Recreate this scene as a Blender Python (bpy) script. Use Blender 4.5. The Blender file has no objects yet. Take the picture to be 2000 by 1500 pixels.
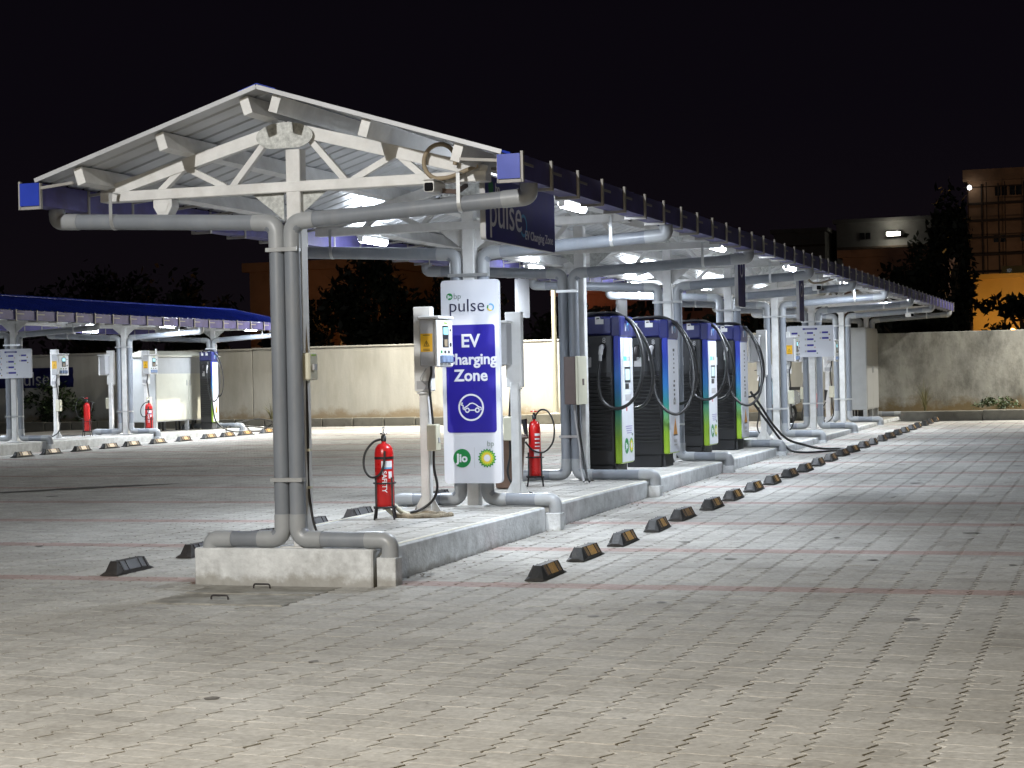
import bpy, math, random
import numpy as np
from mathutils import Vector, Matrix
random.seed(7); rng = np.random.default_rng(11)
SC = bpy.context.scene; COL = SC.collection
R = math.radians

# ---------------------------------------------------------------- camera
YAW, PITCH, ROLL = .3231, -.003, .0211
CAM = Vector((6.405, -13.588, 1.6))
_fw = Vector((-math.sin(YAW)*math.cos(PITCH), math.cos(YAW)*math.cos(PITCH), math.sin(PITCH)))
_rt = Vector((math.cos(YAW), math.sin(YAW), 0)); _up = _rt.cross(_fw)
_R = _rt*math.cos(ROLL) - _up*math.sin(ROLL); _U = _rt*math.sin(ROLL) + _up*math.cos(ROLL)
cd = bpy.data.cameras.new('camera'); cam = bpy.data.objects.new('camera', cd); COL.objects.link(cam)
cam.matrix_world = Matrix(((_R.x, _U.x, -_fw.x, CAM.x), (_R.y, _U.y, -_fw.y, CAM.y), (_R.z, _U.z, -_fw.z, CAM.z), (0, 0, 0, 1)))
cd.sensor_width = 36; cd.sensor_fit = 'HORIZONTAL'; cd.lens = 65.076; cd.clip_start = .1; cd.clip_end = 1500
SC.camera = cam

# ---------------------------------------------------------------- night sky, exposure
W = bpy.data.worlds.new('World'); SC.world = W; W.use_nodes = True
nt = W.node_tree; bg = nt.nodes['Background']
_tc = nt.nodes.new('ShaderNodeTexCoord'); _sp = nt.nodes.new('ShaderNodeSeparateXYZ'); nt.links.new(_tc.outputs['Generated'], _sp.inputs[0])
_cr = nt.nodes.new('ShaderNodeValToRGB'); nt.links.new(_sp.outputs['Z'], _cr.inputs['Fac'])
_e = _cr.color_ramp.elements; _e[0].position = 0; _e[0].color = (.0058, .0042, .0056, 1); _e[1].position = .55; _e[1].color = (.0024, .0017, .0034, 1)
_k = _e.new(.14); _k.color = (.0034, .0025, .0044, 1)
nt.links.new(_cr.outputs['Color'], bg.inputs['Color']); bg.inputs['Strength'].default_value = .6
SC.view_settings.view_transform = 'Standard'; SC.view_settings.look = 'None'
SC.view_settings.exposure = .6; SC.view_settings.gamma = 1; SC.view_settings.use_curve_mapping = False
SC.render.engine = 'CYCLES'; SC.cycles.use_denoising = True
SC.cycles.max_bounces = 6; SC.cycles.diffuse_bounces = 3; SC.cycles.glossy_bounces = 3
SC.cycles.sample_clamp_indirect = 4; SC.cycles.caustics_reflective = False; SC.cycles.caustics_refractive = False
TUBE_W = 90.0       # watts of one tube light under a canopy
LOT_W = 1270        # watts of the mast lamp that stands behind the photographer
SIDE_W = 640       # watts of the mast lamp past the right frame edge
BACK_W = 1750        # watts of the mast lamp by the back wall

def lamp(name, kind, loc, w, col, parent=None, size=.1, rot=None, **k):
    l = bpy.data.lights.new(name, kind); l.energy = w; l.color = col
    if kind == 'AREA':
        l.shape = 'RECTANGLE'; l.size = size[0]; l.size_y = size[1]
    else: l.shadow_soft_size = size
    for a, v in k.items(): setattr(l, a, v)
    o = bpy.data.objects.new(name, l); COL.objects.link(o); o.location = loc
    if rot: o.rotation_euler = rot
    if parent: o.parent = parent
    return o

# ---------------------------------------------------------------- materials
MATS = {}
def M(name, col, rough=.55, metal=0., var=.10, scale=5., bump=0., bscale=40., spec=.5, emit=None, es=0., dirt=None, dscale=1.4, damt=.0, stretch=None, dpos=(.5, .72)):
    m = bpy.data.materials.new(name); m.use_nodes = True; n = m.node_tree.nodes; L = m.node_tree.links
    p = n['Principled BSDF']; p.inputs['Roughness'].default_value = rough; p.inputs['Metallic'].default_value = metal
    p.inputs['Specular IOR Level'].default_value = spec
    geo = n.new('ShaderNodeNewGeometry'); vec = geo.outputs['Position']
    if stretch:
        mp = n.new('ShaderNodeMapping'); mp.inputs['Scale'].default_value = stretch; L.new(vec, mp.inputs['Vector']); vec = mp.outputs['Vector']
    tx = n.new('ShaderNodeTexNoise'); tx.inputs['Scale'].default_value = scale; tx.inputs['Detail'].default_value = 6; tx.inputs['Roughness'].default_value = .62
    L.new(vec, tx.inputs['Vector'])
    cr = n.new('ShaderNodeValToRGB'); L.new(tx.outputs['Fac'], cr.inputs['Fac'])
    a = [max(0, c*(1-var*1.6)) for c in col]; b = [min(1, c*(1+var)) for c in col]
    cr.color_ramp.elements[0].position = .3; cr.color_ramp.elements[1].position = .7
    cr.color_ramp.elements[0].color = (*a, 1); cr.color_ramp.elements[1].color = (*b, 1)
    out = cr.outputs['Color']
    if dirt:
        t2 = n.new('ShaderNodeTexNoise'); t2.inputs['Scale'].default_value = dscale; t2.inputs['Detail'].default_value = 9; t2.inputs['Roughness'].default_value = .7
        L.new(vec, t2.inputs['Vector'])
        r2 = n.new('ShaderNodeValToRGB'); r2.color_ramp.elements[0].position = dpos[0]; r2.color_ramp.elements[1].position = dpos[1]
        L.new(t2.outputs['Fac'], r2.inputs['Fac'])
        mu = n.new('ShaderNodeMath'); mu.operation = 'MULTIPLY'; mu.inputs[1].default_value = damt; L.new(r2.outputs['Color'], mu.inputs[0])
        mx = n.new('ShaderNodeMixRGB'); L.new(mu.outputs[0], mx.inputs['Fac']); L.new(out, mx.inputs['Color1']); mx.inputs['Color2'].default_value = (*dirt, 1)
        out = mx.outputs['Color']
    L.new(out, p.inputs['Base Color'])
    # uneven gloss
    ra = n.new('ShaderNodeMapRange'); ra.inputs['To Min'].default_value = max(.02, rough-.08); ra.inputs['To Max'].default_value = min(1, rough+.10)
    L.new(tx.outputs['Fac'], ra.inputs['Value']); L.new(ra.outputs['Result'], p.inputs['Roughness'])
    if bump:
        t3 = n.new('ShaderNodeTexNoise'); t3.inputs['Scale'].default_value = bscale; t3.inputs['Detail'].default_value = 5; L.new(geo.outputs['Position'], t3.inputs['Vector'])
        bp = n.new('ShaderNodeBump'); bp.inputs['Strength'].default_value = bump; bp.inputs['Distance'].default_value = .01
        L.new(t3.outputs['Fac'], bp.inputs['Height']); L.new(bp.outputs['Normal'], p.inputs['Normal'])
    if emit:
        p.inputs['Emission Color'].default_value = (*emit, 1); p.inputs['Emission Strength'].default_value = es
    MATS[name] = m; return m

white = M('white_paint', (.70, .70, .69), .45, dirt=(.40, .36, .29), dscale=3, damt=.3, bump=.15, bscale=120)
gusset_m = M('galvanised', (.50, .51, .49), .5, metal=.15, var=.25, scale=30)
pipe_m = M('grey_pvc', (.215, .235, .265), .36, var=.10, scale=3, dirt=(.34, .33, .31), dscale=5, damt=.3, stretch=(1, 1, .3))
elbow_m = M('pvc_fitting', (.34, .355, .37), .38, var=.08, scale=4)
clamp_m = M('zinc_clamp', (.55, .56, .56), .35, metal=.6, var=.1)
blue_m = M('blue_sheet', (.026, .055, .42), .30, var=.15, scale=2)
gut_m = M('blue_gutter', (.095, .088, .26), .5, var=.25, scale=2.5, spec=.3, dirt=(.07, .055, .085), dscale=3, damt=.6)
lining_m = M('sheet_lining', (.52, .53, .55), .38, metal=.1, var=.10, scale=2)
bracket_m = M('bracket_steel', (.34, .33, .31), .5, var=.12)
conc = M('whitewashed_concrete', (.66, .68, .69), .85, var=.14, scale=7, bump=.5, bscale=30, dirt=(.26, .26, .255), dscale=3.2, damt=.65)
kedge = M('painted_kerb_edge', (.62, .60, .50), .8, var=.08, scale=5, bump=.3)
cover_m = M('cover_concrete', (.30, .29, .26), .9, var=.2, scale=6, bump=.5, dirt=(.09, .085, .07), dscale=2.5, damt=.7)
joint_m = M('joint_soil', (.036, .032, .027), .95, var=.3, scale=20)
rubber = M('black_rubber', (.020, .020, .020), .6, var=.3, scale=20, bump=.3, dirt=(.07, .06, .05), dscale=9, damt=.6)
rubber2 = M('dusty_rubber', (.030, .026, .025), .75, var=.3, scale=18, bump=.3)
reflect_m = M('amber_reflector', (.48, .27, .075), .45, var=.3, scale=40, dirt=(.17, .11, .05), dscale=25, damt=.7)
wall_m = M('plaster_wall', (.50, .49, .45), .9, var=.10, scale=2.5, bump=.25, bscale=15, dirt=(.34, .32, .26), dscale=1.6, damt=.55, stretch=(1, 1, .22))
wallold = M('stained_wall', (.37, .37, .34), .9, var=.16, scale=2.2, bump=.4, bscale=15, dirt=(.075, .075, .066), dscale=1.5, damt=.85, stretch=(1, 1, .5), dpos=(.44, .66))
ledge_m = M('ledge_concrete', (.20, .19, .16), .9, var=.2, scale=4, bump=.4, dirt=(.09, .085, .065), dscale=2, damt=.7)
grime = M('wall_grime', (.20, .15, .075), .95, var=.4, scale=2.5, bump=.4)
red = M('extinguisher_red', (.55, .015, .015), .28, var=.08)
blk = M('black_plastic', (.018, .018, .020), .42, var=.2)
blkm = M('black_iron', (.022, .018, .020), .5, var=.3)
cable_m = M('black_cable', (.020, .020, .021), .38, var=.15)
chrome = M('chrome', (.75, .75, .75), .18, metal=1, var=.05)
signw = M('sign_white', (.66, .68, .74), .42, var=.03, scale=1.5)
signb = M('sign_blue', (.018, .012, .27), .40, var=.05)
navy = M('sign_navy', (.028, .030, .21), .42, var=.1)
letw = M('white_lettering', (.78, .79, .84), .5, var=.02)
letn = M('navy_lettering', (.008, .010, .05), .5, var=.02)
letg = M('grey_lettering', (.22, .28, .26), .5, var=.02)
green = M('logo_green', (.010, .22, .055), .45, var=.04)
lime = M('logo_lime', (.30, .52, .04), .45, var=.04)
yellow = M('logo_yellow', (.80, .62, .05), .45, var=.04)
cyan = M('logo_cyan', (.10, .42, .72), .45, var=.04)
boxgrey = M('box_grey', (.42, .42, .43), .5, var=.05)
boxwhite = M('box_white', (.74, .74, .73), .42, var=.04)
cream = M('cream_enamel', (.62, .60, .47), .45, var=.06)
brownbox = M('brown_enamel', (.10, .070, .062), .5, var=.1)
stick_y = M('warning_yellow', (.72, .40, .015), .5, var=.05)
stick_d = M('sticker_print', (.22, .13, .01), .6, var=.05)
orange_d = M('danger_orange', (.62, .27, .03), .5, var=.08)
bin_m = M('brown_bin', (.14, .085, .060), .5, var=.12)
chbody = M('charger_charcoal', (.011, .0115, .013), .5, var=.15, bump=.15, bscale=90)
chpanel = M('charger_grey', (.026, .028, .032), .42, var=.1)
chbase = M('charger_plinth', (.065, .066, .07), .7, var=.25, scale=30)
chblue = M('charger_blue', (.014, .018, .105), .35, var=.06)
chwhite = M('charger_white', (.70, .73, .78), .35, var=.03)
cab_l = M('cabinet_grey', (.42, .43, .43), .4, var=.05, bump=.1)
cab_d = M('cabinet_cream', (.56, .55, .46), .45, var=.04)
leaf_m = M('leaf_green', (.045, .075, .025), .55, var=.5, scale=1.5)
leafd = M('leaf_dark', (.020, .026, .014), .6, var=.5, scale=.6)
bark = M('bark', (.10, .075, .05), .9, var=.3, scale=8, bump=.5)
bld_o = M('render_ochre', (.42, .25, .14), .9, var=.15, scale=.5, dirt=(.12, .08, .05), dscale=.4, damt=.7)
bld_r = M('brick_red', (.30, .12, .075), .9, var=.25, scale=1.2, dirt=(.10, .05, .03), dscale=.8, damt=.6)
bld_g = M('render_grey', (.19, .185, .175), .9, var=.15, scale=.4, dirt=(.10, .09, .08), dscale=.5, damt=.6)
bld_b = M('render_brown', (.26, .17, .13), .9, var=.2, scale=.8, dirt=(.09, .06, .05), dscale=.6, damt=.7)
bld_y = M('render_yellow', (.62, .43, .16), .9, var=.10, scale=.6)
band_m = M('floor_band', (.09, .065, .045), .9, var=.2)
glass_d = M('dark_glass', (.012, .012, .014), .12, var=.1)
hosem = M('black_hose', (.016, .016, .016), .45, var=.2)
rope_m = M('mortar_mound', (.34, .29, .21), .95, var=.25, scale=20, bump=.8, bscale=60)
conduit_m = M('beige_conduit', (.30, .24, .16), .6, var=.15)
tube_e = M('tube_glow', (.9, .9, .9), .5, var=0, emit=(.86, .92, 1.0), es=26)
sodium_e = M('sodium_glow', (.9, .5, .2), .5, var=0, emit=(1, .45, .10), es=9)
flood_e = M('flood_glow', (.9, .9, .8), .5, var=0, emit=(1, .97, .82), es=26)
bulb_e = M('bulb_glow', (.9, .9, .9), .5, var=0, emit=(.9, .95, 1), es=5)
warm_e = M('mast_lamp_glow', (.9, .85, .7), .5, var=0, emit=(1, .86, .6), es=14)
screen_e = M('screen_glow', (.1, .3, .35), .3, var=0, emit=(.36, .78, .86), es=.85)
led_e = M('led_green', (.05, .6, .2), .4, var=0, emit=(.05, .9, .35), es=1.2)
silver = M('scooter_silver', (.45, .46, .48), .25, metal=.5, var=.06)
lblue = M('pale_blue_plate', (.30, .46, .55), .4, var=.06)
banner_m = M('banner_navy', (.012, .014, .09), .3, var=.4, scale=3, bump=.6, bscale=4)
oil = M('tyre_mark', (.045, .04, .035), .7, var=.4, scale=12)

def gradient_mat():
    m = bpy.data.materials.new('blue_green_trim'); m.use_nodes = True; n = m.node_tree.nodes; L = m.node_tree.links
    tc = n.new('ShaderNodeTexCoord'); sp = n.new('ShaderNodeSeparateXYZ'); L.new(tc.outputs['Object'], sp.inputs[0])
    mr = n.new('ShaderNodeMapRange'); mr.inputs['From Min'].default_value = .2; mr.inputs['From Max'].default_value = 2.0; L.new(sp.outputs['Z'], mr.inputs['Value'])
    cr = n.new('ShaderNodeValToRGB'); L.new(mr.outputs['Result'], cr.inputs['Fac'])
    e = cr.color_ramp.elements; e[0].position = 0; e[0].color = (.27, .42, .03, 1); e[1].position = 1; e[1].color = (.022, .028, .28, 1)
    for p, c in ((.16, (.21, .38, .03, 1)), (.36, (.04, .24, .20, 1)), (.52, (.03, .16, .42, 1)), (.75, (.022, .045, .32, 1))):
        k = e.new(p); k.color = c
    p = n['Principled BSDF']; p.inputs['Roughness'].default_value = .35; L.new(cr.outputs['Color'], p.inputs['Base Color']); return m
trim_m = gradient_mat()
def add_foot_stain(m, col, z0, h, sc=1.6, amt=.9):
    n = m.node_tree.nodes; L = m.node_tree.links; p = n['Principled BSDF']; src = p.inputs['Base Color'].links[0].from_socket
    g = n.new('ShaderNodeNewGeometry'); sp = n.new('ShaderNodeSeparateXYZ'); L.new(g.outputs['Position'], sp.inputs[0])
    t = n.new('ShaderNodeTexNoise'); t.inputs['Scale'].default_value = sc; t.inputs['Detail'].default_value = 9; t.inputs['Roughness'].default_value = .72; L.new(g.outputs['Position'], t.inputs['Vector'])
    mr = n.new('ShaderNodeMapRange'); mr.inputs['From Min'].default_value = z0; mr.inputs['From Max'].default_value = z0+h; mr.inputs['To Min'].default_value = .30; mr.inputs['To Max'].default_value = -.35; L.new(sp.outputs['Z'], mr.inputs['Value'])
    ad = n.new('ShaderNodeMath'); ad.operation = 'ADD'; L.new(mr.outputs['Result'], ad.inputs[0]); L.new(t.outputs['Fac'], ad.inputs[1])
    r = n.new('ShaderNodeMapRange'); r.inputs['From Min'].default_value = .46; r.inputs['From Max'].default_value = .68; r.inputs['To Max'].default_value = amt; L.new(ad.outputs[0], r.inputs['Value'])
    mx = n.new('ShaderNodeMixRGB'); L.new(r.outputs['Result'], mx.inputs['Fac']); L.new(src, mx.inputs['Color1']); mx.inputs['Color2'].default_value = (*col, 1); L.new(mx.outputs['Color'], p.inputs['Base Color'])
add_foot_stain(wall_m, (.26, .19, .10), .45, .75, 1.2, .75); add_foot_stain(wallold, (.17, .12, .05), .45, .95, 1.5, .9)
add_foot_stain(conc, (.24, .22, .18), .0, .16, 6, .6)

def paver_mat(name, attr, base, redv=False):
    m = bpy.data.materials.new(name); m.use_nodes = True; n = m.node_tree.nodes; L = m.node_tree.links; p = n['Principled BSDF']
    p.inputs['Roughness'].default_value = .82; p.inputs['Specular IOR Level'].default_value = .35
    if attr:
        a = n.new('ShaderNodeAttribute'); a.attribute_name = 'tint'; t = a.outputs['Fac']
    else:
        a = n.new('ShaderNodeObjectInfo'); t = a.outputs['Random']
    cr = n.new('ShaderNodeValToRGB'); L.new(t, cr.inputs['Fac']); e = cr.color_ramp.elements
    b = np.array(base)
    e[0].position = 0; e[0].color = (*(b*.86), 1); e[1].position = 1; e[1].color = (*(b*1.08), 1)
    k = e.new(.5); k.color = (*b, 1); k = e.new(.06); k.color = (*(b*.90), 1)
    geo = n.new('ShaderNodeNewGeometry')
    tx = n.new('ShaderNodeTexNoise'); tx.inputs['Scale'].default_value = .55; tx.inputs['Detail'].default_value = 8; tx.inputs['Roughness'].default_value = .68; L.new(geo.outputs['Position'], tx.inputs['Vector'])
    r2 = n.new('ShaderNodeValToRGB'); L.new(tx.outputs['Fac'], r2.inputs['Fac']); r2.color_ramp.elements[0].position = .30; r2.color_ramp.elements[1].position = .66
    r2.color_ramp.elements[0].color = (.66, .64, .61, 1); r2.color_ramp.elements[1].color = (1.06, 1.06, 1.06, 1)
    m1 = n.new('ShaderNodeMixRGB'); m1.blend_type = 'MULTIPLY'; m1.inputs['Fac'].default_value = 1; L.new(cr.outputs['Color'], m1.inputs['Color1']); L.new(r2.outputs['Color'], m1.inputs['Color2'])
    t2 = n.new('ShaderNodeTexNoise'); t2.inputs['Scale'].default_value = 26; t2.inputs['Detail'].default_value = 7; t2.inputs['Roughness'].default_value = .7; L.new(geo.outputs['Position'], t2.inputs['Vector'])
    r3 = n.new('ShaderNodeValToRGB'); L.new(t2.outputs['Fac'], r3.inputs['Fac']); r3.color_ramp.elements[0].position = .28; r3.color_ramp.elements[1].position = .72
    r3.color_ramp.elements[0].color = (.66, .65, .63, 1); r3.color_ramp.elements[1].color = (1.1, 1.1, 1.1, 1)
    m2 = n.new('ShaderNodeMixRGB'); m2.blend_type = 'MULTIPLY'; m2.inputs['Fac'].default_value = 1; L.new(m1.outputs['Color'], m2.inputs['Color1']); L.new(r3.outputs['Color'], m2.inputs['Color2'])
    L.new(m2.outputs['Color'], p.inputs['Base Color'])
    bp = n.new('ShaderNodeBump'); bp.inputs['Strength'].default_value = .35; bp.inputs['Distance'].default_value = .006; L.new(t2.outputs['Fac'], bp.inputs['Height']); L.new(bp.outputs['Normal'], p.inputs['Normal'])
    return m
PAV = (.485, .48, .46); PRED = (.44, .345, .325)
pav_a = paver_mat('paver_grey', True, PAV); pav_o = paver_mat('paver_grey_single', False, PAV)
pred_a = paver_mat('paver_red', True, PRED, True); pred_o = paver_mat('paver_red_single', False, PRED, True)

# ---------------------------------------------------------------- mesh building helpers
class MB:
    def __init__(s): s.v = []; s.f = []; s.sm = []; s.mi = []
    def add(s, vs, fs, smooth=False, mi=0):
        o = len(s.v); s.v += [tuple(v) for v in vs]
        for f in fs: s.f.append(tuple(i+o for i in f)); s.sm.append(smooth); s.mi.append(mi)
        return s
    def box(s, x0, x1, y0, y1, z0, z1, b=0., mi=0):
        if b <= 0:
            vs = [(x, y, z) for x in (x0, x1) for y in (y0, y1) for z in (z0, z1)]
            return s.add(vs, [(0, 1, 3, 2), (4, 6, 7, 5), (0, 4, 5, 1), (2, 3, 7, 6), (0, 2, 6, 4), (1, 5, 7, 3)], mi=mi)
        c = [(x0, x1), (y0, y1), (z0, z1)]; vs = []; ix = {}
        for i in (0, 1):
            for j in (0, 1):
                for k in (0, 1):
                    P = [c[0][i], c[1][j], c[2][k]]; S = [1-2*i, 1-2*j, 1-2*k]
                    for a in range(3):
                        q = list(P)
                        for t in range(3):
                            if t != a: q[t] += S[t]*b
                        ix[(i, j, k, a)] = len(vs); vs.append(q)
        fs = []
        for a in range(3):
            o = [t for t in range(3) if t != a]
            for sd in (0, 1):
                f = []
                for (p, q) in ((0, 0), (1, 0), (1, 1), (0, 1)):
                    t = [0, 0, 0]; t[a] = sd; t[o[0]] = p; t[o[1]] = q; f.append(ix[(*t, a)])
                fs.append(tuple(f if (sd == 1) ^ (a == 1) else f[::-1]))
        for a in range(3):
            o = [t for t in range(3) if t != a]
            for p in (0, 1):
                for q in (0, 1):
                    t0 = [0, 0, 0]; t0[o[0]] = p; t0[o[1]] = q; t1 = list(t0); t1[a] = 1
                    fs.append((ix[(*t0, o[0])], ix[(*t1, o[0])], ix[(*t1, o[1])], ix[(*t0, o[1])]))
        for i in (0, 1):
            for j in (0, 1):
                for k in (0, 1): fs.append((ix[(i, j, k, 0)], ix[(i, j, k, 1)], ix[(i, j, k, 2)]))
        return s.add(vs, fs, mi=mi)
    def bar(s, p, q, w, h, up=(0, 0, 1)):
        p = Vector(p); q = Vector(q); d = (q-p).normalized(); u = Vector(up); sd = d.cross(u)
        if sd.length < 1e-4: sd = d.cross(Vector((0, 1, 0)))
        sd.normalize(); u = sd.cross(d).normalized(); vs = []
        for c in (p, q):
            for a, b in ((-1, -1), (1, -1), (1, 1), (-1, 1)): vs.append(c+sd*(a*w/2)+u*(b*h/2))
        return s.add(vs, [(3, 2, 1, 0), (4, 5, 6, 7), (0, 1, 5, 4), (1, 2, 6, 5), (2, 3, 7, 6), (3, 0, 4, 7)])
    def tube(s, path, r, n=10, cap=True):
        P = [Vector(p) for p in path]; k = len(P); rr = r if isinstance(r, (list, tuple)) else [r]*k
        T = [((P[min(i+1, k-1)]-P[max(i-1, 0)])).normalized() for i in range(k)]
        nrm = T[0].cross(Vector((0, 0, 1)))
        if nrm.length < .05: nrm = T[0].cross(Vector((0, 1, 0)))
        nrm.normalize(); vs = []
        for i in range(k):
            nrm = (nrm - T[i]*nrm.dot(T[i])).normalized(); b = T[i].cross(nrm)
            for a in range(n):
                t = 2*math.pi*a/n; vs.append(P[i]+(nrm*math.cos(t)+b*math.sin(t))*rr[i])
        fs = [(i*n+a, i*n+(a+1) % n, (i+1)*n+(a+1) % n, (i+1)*n+a) for i in range(k-1) for a in range(n)]
        s.add(vs, fs, True)
        if cap:
            s.add(vs[:n], [tuple(range(n))[::-1]]); s.add(vs[-n:], [tuple(range(n))])
        return s
    def lathe(s, prof, n=20, c=(0, 0, 0)):
        vs = [(c[0]+r*math.cos(2*math.pi*a/n), c[1]+r*math.sin(2*math.pi*a/n), c[2]+z) for r, z in prof for a in range(n)]
        k = len(prof); fs = [(i*n+a, i*n+(a+1) % n, (i+1)*n+(a+1) % n, (i+1)*n+a) for i in range(k-1) for a in range(n)]
        return s.add(vs, fs, True)
    def prism(s, poly, fn, d0, d1):
        # poly: list of (a,b); fn(a,b,d)->xyz
        n = len(poly); vs = [fn(a, b, d0) for a, b in poly]+[fn(a, b, d1) for a, b in poly]
        fs = [tuple(range(n))[::-1], tuple(range(n, 2*n))]+[(i, (i+1) % n, n+(i+1) % n, n+i) for i in range(n)]
        return s.add(vs, fs)
    def mesh(s, name):
        me = bpy.data.meshes.new(name); me.from_pydata([tuple(v) for v in s.v], [], s.f)
        me.polygons.foreach_set('use_smooth', s.sm); me.polygons.foreach_set('material_index', s.mi); me.update(); return me
    def build(s, name, mat, parent=None, loc=None, rot=None):
        me = s.mesh(name)
        for m in (mat if isinstance(mat, (list, tuple)) else [mat]): me.materials.append(m)
        return put(name, me, parent, loc, rot)
def put(name, me, parent=None, loc=None, rot=None):
    o = bpy.data.objects.new(name, me); COL.objects.link(o)
    if parent is not None: o.parent = parent
    if loc is not None: o.location = loc
    if rot is not None: o.rotation_euler = rot
    return o
def wb(mb, name, mat, root, parent=None):
    """build from world coordinates under a root that stands unrotated at its own base"""
    par = parent or root; b = Vector(root['_b'])
    mb.v = [(x-b.x, y-b.y, z-b.z) for x, y, z in mb.v]
    return mb.build(name, mat, par)
def tag(o, label, cat=None, group=None, kind=None):
    if label: o['label'] = label
    if cat: o['category'] = cat
    if group: o['group'] = group
    if kind: o['kind'] = kind
    return o
def thing(name, loc=(0, 0, 0), label=None, cat=None, group=None, rz=0):
    o = bpy.data.objects.new(name, None); COL.objects.link(o); o.location = loc; o.rotation_euler = (0, 0, rz); o['_b'] = tuple(loc)
    o.empty_display_size = .1
    return tag(o, label, cat, group)
def copy_tree(o, parent=None, loc=None, rz=None, label=None):
    c = o.copy(); COL.objects.link(c)
    if parent is not None: c.parent = parent
    if loc is not None: c.location = loc
    if rz is not None: c.rotation_euler = (0, 0, rz)
    if label: c['label'] = label
    for ch in o.children: copy_tree(ch, c)
    return c
def fillet(pts, r, n=6):
    P = [Vector(p) for p in pts]; out = [P[0]]
    for i in range(1, len(P)-1):
        a = (P[i-1]-P[i]); b = (P[i+1]-P[i]); d = min(r, a.length*.49, b.length*.49); a = P[i]+a.normalized()*d; b = P[i]+b.normalized()*d
        for k in range(n+1):
            t = k/n; out.append(a*(1-t)**2+P[i]*(2*t*(1-t))+b*t*t)
    out.append(P[-1]); return out
def spline(pts, n=8):
    P = [Vector(p) for p in pts]; P = [P[0]*2-P[1]]+P+[P[-1]*2-P[-2]]; out = []
    for i in range(1, len(P)-2):
        for k in range(n):
            t = k/n; a, b, c, d = P[i-1:i+3]
            out.append(.5*((2*b)+(c-a)*t+(2*a-5*b+4*c-d)*t*t+(3*b-a-3*c+d)*t**3))
    out.append(P[-2]); return out
def disc(mb, c, r, n, fn, mi=0):
    mb.add([fn(c[0]+r*math.cos(2*math.pi*k/n), c[1]+r*math.sin(2*math.pi*k/n)) for k in range(n)], [tuple(range(n))], mi=mi); return mb
def rrect(x0, x1, z0, z1, r, n=4):
    out = []
    for cx, cz, a0 in ((x1-r, z1-r, 0), (x0+r, z1-r, 90), (x0+r, z0+r, 180), (x1-r, z0+r, 270)):
        for k in range(n+1):
            t = R(a0+90*k/n); out.append((cx+r*math.cos(t), cz+r*math.sin(t)))
    return out
def text(body, size, mat, parent, loc, face='-y', align='CENTER', bold=0., sx=1., name='lettering', rotz=None, ext=.0015):
    cu = bpy.data.curves.new('t', 'FONT'); cu.body = body; cu.size = size; cu.align_x = align; cu.align_y = 'CENTER'; cu.offset = bold; cu.extrude = ext; cu.resolution_u = 3
    o = bpy.data.objects.new('t', cu); COL.objects.link(o); dg = bpy.context.evaluated_depsgraph_get()
    me = bpy.data.meshes.new_from_object(o.evaluated_get(dg)); bpy.data.objects.remove(o); bpy.data.curves.remove(cu)
    me.name = name; me.materials.clear(); me.materials.append(mat)
    rt = {'-y': (R(90), 0, 0), '+x': (R(90), 0, R(90)), '+y': (R(90), 0, R(180)), '-x': (R(90), 0, R(-90)), '+xv': (R(90), R(-90), R(90))}[face]
    t = put(name, me, parent, loc, rt); t.scale = (sx, 1, 1); return t
def ring(mb, c, r0, r1, n, fn, a0=0, a1=360):
    vs = []
    for k in range(n+1):
        t = R(a0+(a1-a0)*k/n)
        for r in (r0, r1): vs.append(fn(c[0]+r*math.cos(t), c[1]+r*math.sin(t)))
    return mb.add(vs, [(2*k, 2*k+1, 2*k+3, 2*k+2) for k in range(n)])
def stroke(mb, pts, w, fn):
    P = [Vector((a, b)) for a, b in pts]; vs = []
    for i, p in enumerate(P):
        d = (P[min(i+1, len(P)-1)]-P[max(i-1, 0)]).normalized(); nn = Vector((-d.y, d.x))*w/2
        vs += [fn(*(p+nn)), fn(*(p-nn))]
    return mb.add(vs, [(2*k, 2*k+1, 2*k+3, 2*k+2) for k in range(len(P)-1)])

def zg(y):
    y = min(max(y, -40.), 31.); return .0155*y-.00014*y*y if y > 0 else .0155*y
def zs(y): return .28+.0042*y           # top of the charging island

# ================================================================ SETTING
# ---- ground sheet
ys = [-400, -40]+list(np.arange(-36, 32, 2.))+[31, 36, 60, 120, 300, 700]; xs = [-600, -120, -40, 0, 40, 120, 600]
gm = MB(); gm.add([(x, y, zg(y)-.022) for y in ys for x in xs], [(j*7+i, j*7+i+1, (j+1)*7+i+1, (j+1)*7+i) for j in range(len(ys)-1) for i in range(6)])
ground = gm.build('ground', joint_m); tag(ground, None, kind='structure')

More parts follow.
